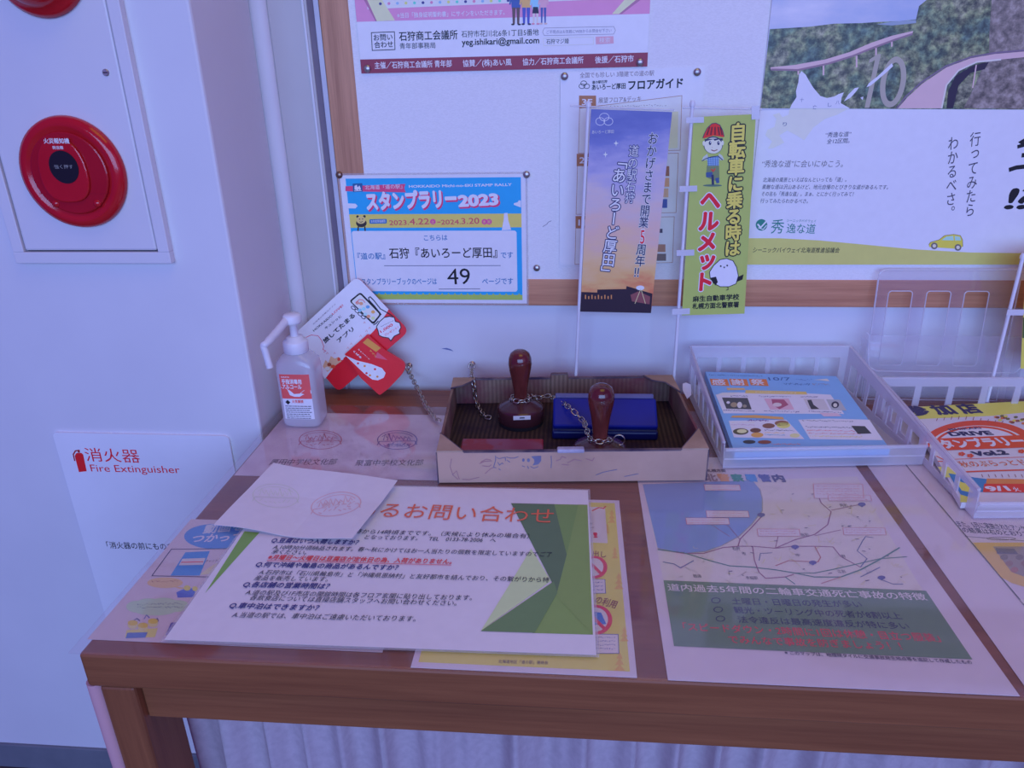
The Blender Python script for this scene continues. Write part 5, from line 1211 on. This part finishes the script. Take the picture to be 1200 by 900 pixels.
S.VT('5', (387, 574), (385, 626), 34, W(190, 40, 70), 5, 0.01, W(240, 220, 236), 0.05, 0.78); S.VT('周年‼', (384, 626), (372, 742), 33, W(30, 34, 96), 5, 0.01, W(220, 196, 220), 0.04)
S.VT('道の駅石狩', (358, 290), (341, 488), 33, W(206, 206, 244), 5, 0.0, W(40, 44, 120), 0.06)
S.VT('「あいろーど厚田」', (316, 318), (262, 748), 46, W(206, 206, 244), 5, 0.012, W(36, 36, 104), 0.06)
S.build('banner_cloth', nb1)

nb2 = thing('mini_banner', 'small upright green banner about bicycle helmets', 'banner', atY(790, 438, YB_))
a, e = pole(nb2, 811.5, 121, (790, 438), YB_, 0.0026, M_ROD, fr=0.009)
b = MB(); b.tube([atY(800, 126, YB_), atY(893, 128, YB_)], 0.0016, M_CLEAR, 8); b.build('crossbar', nb2)
S = Sheet(atY(800, 368, YB_ - 0.003), WX, WZ, (620, 70, 2.9036))
bl, br, tr, tl = S.loc((520, 870)), S.loc((733, 864)), S.loc((772, 185)), S.loc((560, 195))
GB = W(146, 172, 96)
S.base([bl, br, tr, tl], ink(GB, 0.5), 0.0004, local=True)
S.VT('自転車に乗る時は', (712, 215), (690, 668), 54, W(206, 184, 84), 5, 0.035, BLACK, 0.07)
S.VT('ヘルメット', (620, 440), (592, 788), 66, W(196, 24, 56), 5, 0.05, W(220, 220, 244), 0.05)
S.T('麻生自動車学校', (557, 824), (714, 816), 19, BLACK, 3, 0.03); S.T('札幌方面北警察署', (556, 848), (713, 842), 19, BLACK, 3, 0.03)
bird = [(650, 680), (672, 676), (694, 684), (706, 706), (712, 735), (704, 762), (680, 772), (650, 772), (628, 760), (616, 742), (614, 722), (628, 700)]
S.poly([(704, 742), (730, 730), (726, 748), (706, 756)], BLACK, 2); S.poly([(616, 742), (636, 738), (642, 756), (634, 768)], BLACK, 4)
S.poly(bird, WHITE, 3); S.line(bird, 0.0011, BLACK, 4, True); S.ell((652, 702), 3, 3, BLACK, 5, 10); S.ell((674, 700), 3, 3, BLACK, 5, 10); S.poly([(660, 704), (668, 704), (664, 710)], BLACK, 5); S.line([(676, 772), (677, 782), (670, 784)], 0.001, BLACK, 4)
S.crop(800, 130, 7.5)
SK = W(226, 190, 214); NAVY = W(36, 40, 100)
S.ell((262, 655), 84, 10, W(70, 100, 110), 2); S.poly([(214, 480), (320, 478), (322, 600), (300, 618), (222, 590), (206, 560)], W(96, 120, 100), 3)
S.poly([(214, 405), (318, 400), (318, 480), (222, 482)], W(110, 150, 226), 4)
for k in range(5): S.line([(216, 412 + 16 * k), (318, 408 + 16 * k)], 0.0005, W(50, 70, 160), 5); S.line([(226 + 20 * k, 404), (228 + 20 * k, 480)], 0.0005, W(50, 70, 160), 5)
S.poly([(216, 376), (180, 404), (168, 436), (210, 432), (222, 400)], W(150, 170, 210), 4); S.poly([(318, 372), (346, 392), (364, 428), (330, 434), (312, 404)], W(150, 170, 210), 4)
S.line([(168, 440), (200, 420), (250, 404), (310, 396), (350, 430)], 0.0012, NAVY, 5)
S.rrect([(204, 540), (262, 536), (260, 580), (206, 584)], 0.2, W(50, 74, 150), 5); S.line([(262, 560), (266, 648)], 0.0034, NAVY, 5); S.poly([(286, 590), (318, 586), (322, 632), (296, 636)], W(50, 74, 150), 5)
S.line([(250, 510), (268, 530), (286, 506)], 0.0016, W(206, 40, 50), 6)
S.ell((268, 300), 84, 76, NAVY, 5, 30); S.ell((268, 304), 78, 70, SK, 6, 30); S.ell((186, 284), 12, 22, SK, 5, 14); S.ell((350, 280), 12, 22, SK, 5, 14)
S.poly([(190, 248), (350, 240), (352, 262), (320, 250), (280, 262), (270, 248), (200, 266)], NAVY, 7)
for x in (240, 314): S.ell((x, 282), 11, 18, NAVY, 7, 16); S.ell((x + 3, 276), 4, 6, WHITE, 8, 10)
S.line([(250, 342), (276, 352), (304, 340)], 0.0012, W(120, 30, 70), 7); S.ell((258, 320), 3, 3, W(170, 110, 140), 7, 8)
S.poly([(176, 236), (190, 200), (216, 150), (256, 112), (290, 106), (326, 124), (350, 170), (364, 222), (360, 230), (270, 216), (190, 240)], W(196, 36, 40), 8)
for x0_, x1_ in ((212, 236), (246, 258), (284, 284), (322, 310), (346, 330)): S.line([(x0_, 212), (x1_, 140)], 0.0018, W(90, 20, 50), 9)
S.line([(176, 238), (190, 200), (216, 150), (256, 112), (290, 106), (326, 124), (350, 170), (364, 226)], 0.0009, NAVY, 9)
S.build('banner_cloth', nb2)
for x, y in ((535, 196), (512, 430), (502, 648), (487, 848), (757, 158)):
    q = Sheet(atY(800, 368, YB_ - 0.0048), WX, WZ, (620, 70, 2.9036)); wd = 60 if x < 700 else 28; hg = 20 if x < 700 else 46
    P = [q.loc((x, y)), q.loc((x + wd, y - 2)), q.loc((x + wd, y + hg - 2)), q.loc((x, y + hg))]
    b = MB(); b.prism([q.wrld(p) for p in reversed(P)], (0, 0.0008, 0), M_TAB); b.build('tape_tab', nb2)

nb3 = thing('mini_banner', 'white pole and yellow edge of a small banner cut off by the right side', 'banner', atY(1167, 427, 1.10))
a, e = pole(nb3, 1199, 300, (1165, 436), 1.113, 0.0026, M_ROD, fr=0.007)
S = Sheet(atY(1197, 400, 1.109), WX, WZ)
S.base([(1196, 432), (1290, 432), (1300, 290), (1203, 290)], ink(W(180, 180, 80), 0.5), 0.0004)
S.poly([(1199, 372), (1240, 372), (1240, 400), (1198, 396)], W(60, 90, 60), 1); S.poly([(1200, 335), (1240, 335), (1240, 356), (1200, 356)], W(200, 60, 70), 1)
S.build('banner_cloth', nb3)
q = atY(1184, 366, 1.1065); b = MB(); b.box((q.x - 0.004, 1.1075, q.z - 0.005), (q.x + 0.02, 1.1085, q.z + 0.004), M_TAB); b.build('tape_tab', nb3)

# ================================================================== LEAFLET TRAYS
M_TRAY = see_through('frosted_polypropylene', (0.97, 0.97, 0.98), 0.55, 0.15, (0.93, 0.92, 0.94), True, 0.6)
M_LIP = see_through('clearer_polypropylene', (0.98, 0.98, 0.99), 0.72, 0.12, (0.93, 0.92, 0.94), True, 0.6)
def tray(label, FL, FR, BL, BR, hf, hb, lip, nwin, back_win):
    """basket with pierced sides that rise towards the back and a low front lip; corners are at the foot"""
    r = thing('leaflet_tray', label, 'tray', FL)
    t = 0.0018; Z = V3((0, 0, 1))
    def side(A, B, name):
        inward = ((FL + FR + BL + BR) / 4 - (A + B) / 2); inward.z = 0; d = (B - A).normalized(); inward = (inward - d * inward.dot(d)).normalized()
        flare = -inward * 0.002
        top = lambda u: hf + (hb - hf) * u
        P = lambda u, v: A.lerp(B, u) + Z * (top(u) * v) + flare * v
        us = [0.0]; m = 0.05
        for k in range(nwin): us += [m + (1 - 2 * m) * (k + 0.13) / nwin, m + (1 - 2 * m) * (k + 0.87) / nwin]
        us.append(1.0); b = MB(); b.panel(P, us, [0, 0.22, 0.74, 1.0], {(2 * k + 1, 1) for k in range(nwin)}, inward * t, M_TRAY); b.build(name, r)
        b = MB(); b.tube([P(0, 1), P(1, 1)], 0.0024, M_TRAY, 8); b.build('rim', r)
    side(FL, BL, 'side_panel'); side(FR, BR, 'side_panel')
    P = lambda u, v: BL.lerp(BR, u) + Z * (hb * v); us = [0.0]
    for k in range(back_win): us += [0.03 + 0.94 * (k + 0.1) / back_win, 0.03 + 0.94 * (k + 0.9) / back_win]
    us.append(1.0); b = MB(); b.panel(P, us, [0, 0.2, 0.78, 1.0], {(2 * k + 1, 1) for k in range(back_win)}, V3((0, -t, 0)), M_TRAY); b.build('back_panel', r)
    b = MB(); b.tube([P(0, 1), P(1, 1)], 0.0022, M_TRAY, 8); b.build('rim', r)
    out = V3((0, -1, 0))
    P = lambda u, v: FL.lerp(FR, u) + Z * (lip * v) + out * (0.004 * v)
    b = MB(); b.panel(P, [0, 0.5, 1.0], [0, 0.45, 0.75, 1.0], set(), V3((0, t, 0)), M_LIP); b.build('front_lip', r)
    b = MB(); b.tube([P(0, 1) + V3((0, 0.001, 0)), P(1, 1) + V3((0, 0.001, 0))], 0.0026, M_TRAY, 8); b.tube([P(0, 0.5), P(1, 0.5)], 0.0012, M_TRAY, 6); b.build('rim', r)
    b = MB(); b.prism([FL + Z * 0.0004, FR + Z * 0.0004, BR + Z * 0.0004, BL + Z * 0.0004], Z * 0.0016, M_TRAY); b.build('tray_floor', r)
    return r
z = MZ
FL1, FR1, BL1, BR1 = V3((0.209, 0.907, z)), V3((0.4815, 0.930, z)), V3((0.196, 1.160, z)), V3((0.450, 1.168, z))
tray('frosted white tray of blue leaflets beside the cardboard box', FL1, FR1, BL1, BR1, 0.040, 0.086, 0.0300, 7, 6)
FL2 = atZ(1130, 607, z); FL2 = V3((FL2.x + 0.0105, FL2.y, z)); BL2 = V3((0.4790, 1.096, z)); FR2 = V3((0.765, 0.815, z)); BR2 = V3((0.745, 1.104, z))
tray('frosted white tray of orange leaflets at the right end of the counter', FL2, FR2, BL2, BR2, 0.040, 0.060, 0.022, 8, 5)

def sloped_sheet(pf, pb, zf, zb, crop):
    a, c = atZ(*pf, zf), atZ(*pb, zb); V = V3((0, c.y - a.y, zb - zf))
    return Sheet(a, WX, V, crop)
S = sloped_sheet((930, 528), (900, 437), MZ + 0.0225, MZ + 0.050, (780, 300, 2.812))
blc = T_(74, 116, 206)
S.base([(228, 648), (740, 636), (562, 396), (131, 381)], ink((0.28, 0.56, 0.84), 0.35), 0.0125)
S.crop(800, 400, 7.5)
OBr = T_(222, 84, 60); OBo = T_(222, 130, 90); PWH = T_(170, 170, 216)
S.scribble((232, 300), (705, 314), 10, T_(40, 50, 100), 26, 2, 0.0012)
for ch, x in (('感', 240), ('謝', 410), ('祭', 584)):
    S.poly([(x - 2, 330), (x + 152, 334), (x + 172, 394), (x + 14, 386)], OBr, 2); S.T(ch, (x + 26, 384), (x + 140, 386), 48, T_(214, 206, 224), 4, 0.02)
S.T('10/7', (762, 346), (955, 348), 34, T_(50, 70, 150), 3, 0.0); S.scribble((980, 346), (1140, 350), 22, T_(70, 90, 180), 10, 3, 0.001); S.scribble((890, 388), (1120, 392), 26, T_(60, 80, 160), 14, 3, 0.0012); S.poly([(1150, 340), (1200, 342), (1290, 352), (1270, 330)], T_(196, 140, 190), 2); S.scribble((1140, 390), (1300, 396), 26, T_(120, 90, 150), 12, 3, 0.001)
S.poly([(385, 410), (540, 412), (550, 428), (394, 430)], T_(206, 120, 100), 2); S.poly([(555, 430), (1085, 444), (1095, 470), (548, 458)], OBo, 3); S.scribble((640, 450), (1000, 460), 10, T_(240, 220, 210), 20, 4, 0.001)
S.poly([(290, 470), (420, 450), (1040, 456), (1300, 470), (1420, 640), (360, 634)], PWH, 2); S.poly([(285, 475), (350, 452), (500, 450), (420, 480)], T_(206, 150, 200), 3)
S.poly([(345, 496), (570, 500), (606, 600), (384, 594)], T_(60, 54, 84), 4); S.ell((400, 540), 16, 12, T_(220, 200, 210), 5, 12); S.ell((450, 560), 30, 22, T_(130, 100, 110), 5, 14); S.ell((500, 562), 22, 28, T_(200, 180, 200), 5, 14); S.ell((545, 572), 18, 14, T_(120, 100, 120), 5, 12)
S.poly([(715, 505), (930, 506), (980, 602), (770, 602)], T_(196, 110, 180), 4); S.poly([(780, 512), (890, 515), (930, 560), (850, 600), (790, 560)], T_(140, 50, 110), 5); S.ell((830, 560), 40, 18, T_(206, 130, 190), 6, 16)
S.poly([(1060, 506), (1240, 510), (1290, 606), (1110, 602)], T_(150, 130, 190), 4); S.poly([(1095, 520), (1130, 516), (1150, 560), (1200, 596), (1130, 600), (1110, 560)], T_(50, 44, 70), 5)
S.poly([(1260, 512), (1380, 516), (1440, 610), (1310, 606)], T_(130, 120, 180), 4); S.ell((1340, 560), 34, 30, T_(40, 36, 70), 5, 16); S.ell((1340, 564), 18, 18, T_(190, 160, 190), 6, 12)
for a0, a1 in (((420, 488), (575, 490)), ((670, 492), (960, 494)), ((1040, 496), (1190, 498)), ((360, 612), (640, 622)), ((715, 620), (1030, 630)), ((1110, 622), (1400, 634))): S.scribble(a0, a1, 12, T_(60, 60, 120), 16, 4, 0.0012)
S.poly([(420, 672), (440, 656), (640, 650), (880, 668), (892, 690), (640, 676)], T_(214, 110, 80), 4)
S.poly([(404, 700), (910, 690), (1070, 860), (450, 845)], PWH, 2); S.scribble((570, 706), (760, 708), 20, T_(90, 50, 140), 12, 3, 0.0014)
for q, rx, ry, c in (((755, 745), 55, 22, T_(110, 60, 70)), ((870, 722), 62, 24, T_(120, 70, 70)), ((885, 740), 60, 26, T_(210, 150, 100)), ((510, 795), 68, 28, T_(70, 60, 60)), ((520, 792), 44, 18, T_(206, 180, 140)), ((640, 785), 48, 20, T_(90, 50, 60)), ((655, 825), 54, 22, T_(206, 110, 70)), ((985, 830), 44, 18, T_(190, 150, 140)), ((585, 886), 55, 16, T_(50, 44, 70)), ((720, 888), 60, 16, T_(110, 50, 60))): S.ell(q, rx, ry, c, 4 if ry > 20 else 5, 20)
for y, c in ((720, T_(190, 140, 190)), (740, T_(150, 110, 190)), (765, T_(190, 130, 190))): S.scribble((430, y), (640, y + 3), 14, c, 12, 3, 0.0014)
for y, c in ((788, T_(60, 60, 110)), (808, T_(190, 130, 90)), (828, T_(90, 120, 190))): S.scribble((720, y), (940 + (50 if y == 788 else -40), y + 5), 12, c, 16, 3, 0.0014)
S.poly([(1015, 690), (1290, 680), (1640, 690), (1760, 870), (1120, 860)], PWH, 2)
for y, c in ((705, T_(80, 80, 120)), (760, T_(60, 60, 100)), (790, T_(180, 80, 110)), (815, T_(180, 90, 120)), (840, T_(206, 140, 100))): S.scribble((1050 + (y - 700) * 0.5, y), (1500 + (y - 700) * 0.6, y + 8), 14, c, 24, 3, 0.0014)
S.poly([(1480, 745), (1600, 748), (1660, 812), (1540, 816)], T_(50, 46, 70), 4)
S.scribble((780, 912), (1040, 914), 14, T_(206, 90, 130), 14, 3, 0.0016)
S.poly([(1200, 630), (1360, 634), (1400, 660), (1240, 662)], T_(196, 120, 190), 3)
tag(S.build('leaflet_stack'), 'stack of blue festival leaflets lying in the tray beside the cardboard box', 'leaflets')

S = sloped_sheet((1190, 580), (1130, 473), MZ + 0.010, MZ + 0.018, (1060, 460, 6.4286))
S.base([(430, 828), (1700, 822), (1190, 72), (22, 108)], ink((0.80, 0.78, 0.76), 0.35), 0.0085)
YO = T_(214, 170, 70); RO = T_(196, 52, 44)
S.poly([(30, 112), (1000, 60), (1090, 130), (660, 176), (110, 200)], YO, 1)
for ch, x, y in (('参', 70, 176), ('加', 262, 168), ('店', 458, 160)): S.T(ch, (x, y), (x + 140, y - 8), 72, T_(44, 34, 84), 4, 0.05)
for k in range(22): S.ell((690 + k * 13 + random.uniform(-8, 8), 188 + k * 1.6 + random.uniform(-22, 26)), 17, 9, (T_(206, 80, 50), T_(110, 50, 50), T_(206, 150, 70), T_(90, 80, 60))[k % 4], 3, 7)
cx, cy = 560, 400
S.ell((cx, cy + 10), 440, 200, RO, 1, 50, 0, 180); S.ell((cx, cy + 14), 372, 165, T_(206, 186, 200), 2, 46, 0, 180); S.ell((cx, cy + 6), 340, 152, RO, 3, 46, 0, 180); S.ell((cx, cy + 10), 322, 142, T_(206, 190, 206), 4, 46, 0, 180)
S.T('ISHIKARI', (346, 290), (582, 276), 20, T_(50, 40, 90), 5, 0.03); S.T('DRIVE', (358, 332), (672, 322), 38, T_(40, 34, 84), 5, 0.06)
S.poly([(215, 350), (1040, 316), (1120, 408), (300, 438)], RO, 5); S.T('スタンプラリー', (205, 430), (935, 396), 66, T_(206, 190, 206), 7, 0.05)
S.T('Vol.2', (540, 482), (788, 470), 42, T_(40, 34, 84), 5, 0.06)
for q in ((430, 465), (495, 478), (880, 445), (925, 430)):
    for a in range(5): S.ell((q[0] + 16 * math.cos(a * 1.256), q[1] + 9 * math.sin(a * 1.256)), 12, 7, RO, 5, 8)
S.line([(380, 504), (900, 488), (1080, 484)], 0.0012, RO, 4); S.T('秋のぶらっとドライブ', (440, 565), (1160, 540), 46, RO, 5, -0.01, T_(206, 150, 150), 0.02)
S.line([(440, 600), (700, 590), (1100, 580)], 0.0030, RO, 4)
for k in range(12):
    x = 240 + k * 55; S.line([(x, 216 - 12 * math.sin(k * 0.5)), (x + 8, 196 - 18 * math.sin(k * 0.5))], 0.0009, T_(120, 60, 90), 3)
for k in range(9): S.line([(580 + k * 50, 618), (590 + k * 50, 640)], 0.0009, T_(120, 60, 90), 3)
S.poly([(510, 640), (680, 660), (660, 750), (560, 750)], T_(50, 90, 170), 3); S.poly([(620, 650), (1200, 660), (1200, 755), (600, 752)], T_(190, 90, 60), 4); S.poly([(600, 690), (1300, 690), (1330, 760), (590, 752)], T_(180, 40, 50), 5); S.T('9/1', (640, 748), (800, 745), 44, T_(214, 196, 214), 7, 0.05); S.T('火', (835, 748), (880, 748), 32, T_(214, 196, 214), 7, 0.03)
S.poly([(250, 560), (330, 560), (420, 640), (300, 640)], T_(206, 150, 90), 2); S.poly([(330, 610), (520, 640), (560, 790), (440, 800)], T_(50, 90, 170), 3); S.poly([(380, 660), (470, 690), (520, 760), (430, 740)], T_(206, 150, 70), 4); S.poly([(420, 770), (520, 800), (500, 830), (420, 828)], YO, 4)
S.line([(240, 480), (300, 510), (290, 560)], 0.002, RO, 3); S.line([(250, 520), (320, 520)], 0.002, RO, 3)
tag(S.build('leaflet_stack'), 'stack of orange and yellow drive rally leaflets in the right-hand tray', 'leaflets')

# ================================================================== CLEAR STAND BEHIND THE RIGHT TRAY
M_ACR = see_through('clear_acrylic', (0.965, 0.965, 0.975), 0.93, 0.04, (0.78, 0.78, 0.82), gloss=1.0)
M_ACE = see_through('acrylic_edge', (0.95, 0.95, 0.98), 0.30, 0.1, (0.92, 0.92, 0.95), True, gloss=1.0)
stand = thing('clear_brochure_stand', 'empty clear plastic stand leaning behind the right-hand tray', 'stand', (0.58, 1.165, MZ))
yb0, yb1 = 1.152, 1.172
def lean(x, z): return V3((x, yb0 + (yb1 - yb0) * (z - MZ) / (0.995 - MZ), z))
xs = [0.478]; 
for x in (0.4965, 0.5545, 0.6115): xs += [x, x + 0.0365]
xs += [0.690]; zs = [MZ, MZ + 0.058, 0.9615, 0.995]
b = MB(); b.panel(lambda u, v: lean(u, v), xs, zs, {(1, 1), (3, 1), (5, 1)}, V3((0, 0.0018, 0)), M_ACR); b.build('back_plate', stand)
def rloop(x0, x1, z0, z1, r, f, top=True, bot=True):
    out = []
    for cx, cz, a0, on in ((x1 - r, z1 - r, 0, top), (x0 + r, z1 - r, 90, top), (x0 + r, z0 + r, 180, bot), (x1 - r, z0 + r, 270, bot)):
        if on: out += [f(cx + r * math.cos(math.radians(a0 + 15 * k)), cz + r * math.sin(math.radians(a0 + 15 * k))) for k in range(7)]
        else: out.append(f(cx + r * (1 if a0 in (0, 270) else -1), cz + r * (1 if a0 < 180 else -1)))
    return out
b = MB(); b.tube(rloop(0.478, 0.690, MZ, 0.995, 0.010, lean, True, False), 0.0014, M_ACE, 8, True)
b.build('plate_edge', stand)
for x in (0.4965, 0.5545, 0.6115):
    b = MB(); b.tube(rloop(x, x + 0.0365, MZ + 0.058, 0.9615, 0.005, lean), 0.0009, M_ACE, 6, True); b.build('slot_edge', stand)
f2 = lambda x, z: V3((x, lean(x, z).y - 0.030 + (0.895 - z) * 0.08, z))
b = MB(); P = rloop(0.4600, 0.706, MZ + 0.001, 0.902, 0.006, f2, False, False)
b.panel(lambda u, v: f2(u, v), [0.464, 0.702], [MZ, 0.842, 0.900], set(), V3((0, 0.0018, 0)), M_ACR); b.build('front_pocket', stand)
b = MB(); pts = [f2(0.4595, 0.9045), f2(0.4640, 0.9000), f2(0.4665, 0.870), f2(0.4720, 0.848), f2(0.4840, 0.8405), f2(0.60, 0.8395), f2(0.694, 0.840), f2(0.702, 0.850), f2(0.704, 0.900)]
b.tube(pts, 0.0009, M_ACE, 8); b.build('pocket_edge', stand)
for x in (0.464, 0.7015):
    b = MB(); b.panel(lambda u, v: f2(x, v).lerp(lean(x, v), u), [0, 1], [MZ, 0.890], set(), V3((0.0015, 0, 0)), M_ACR); b.build('pocket_side', stand)

# ---- paper scrap between box and tray
S = Sheet(atZ(806, 462, MZ + 0.022), WX, V3((0, 0.8, 0.6)), (800, 400, 7.5))
S.base([(0, 430), (40, 506), (76, 470), (72, 380), (30, 362), (0, 372)], ink((0.80, 0.74, 0.76), 0.6), 0.0004)
o = tag(S.build('paper_scrap'), 'crumpled pale paper scrap between the cardboard box and the blue leaflet tray', 'paper')
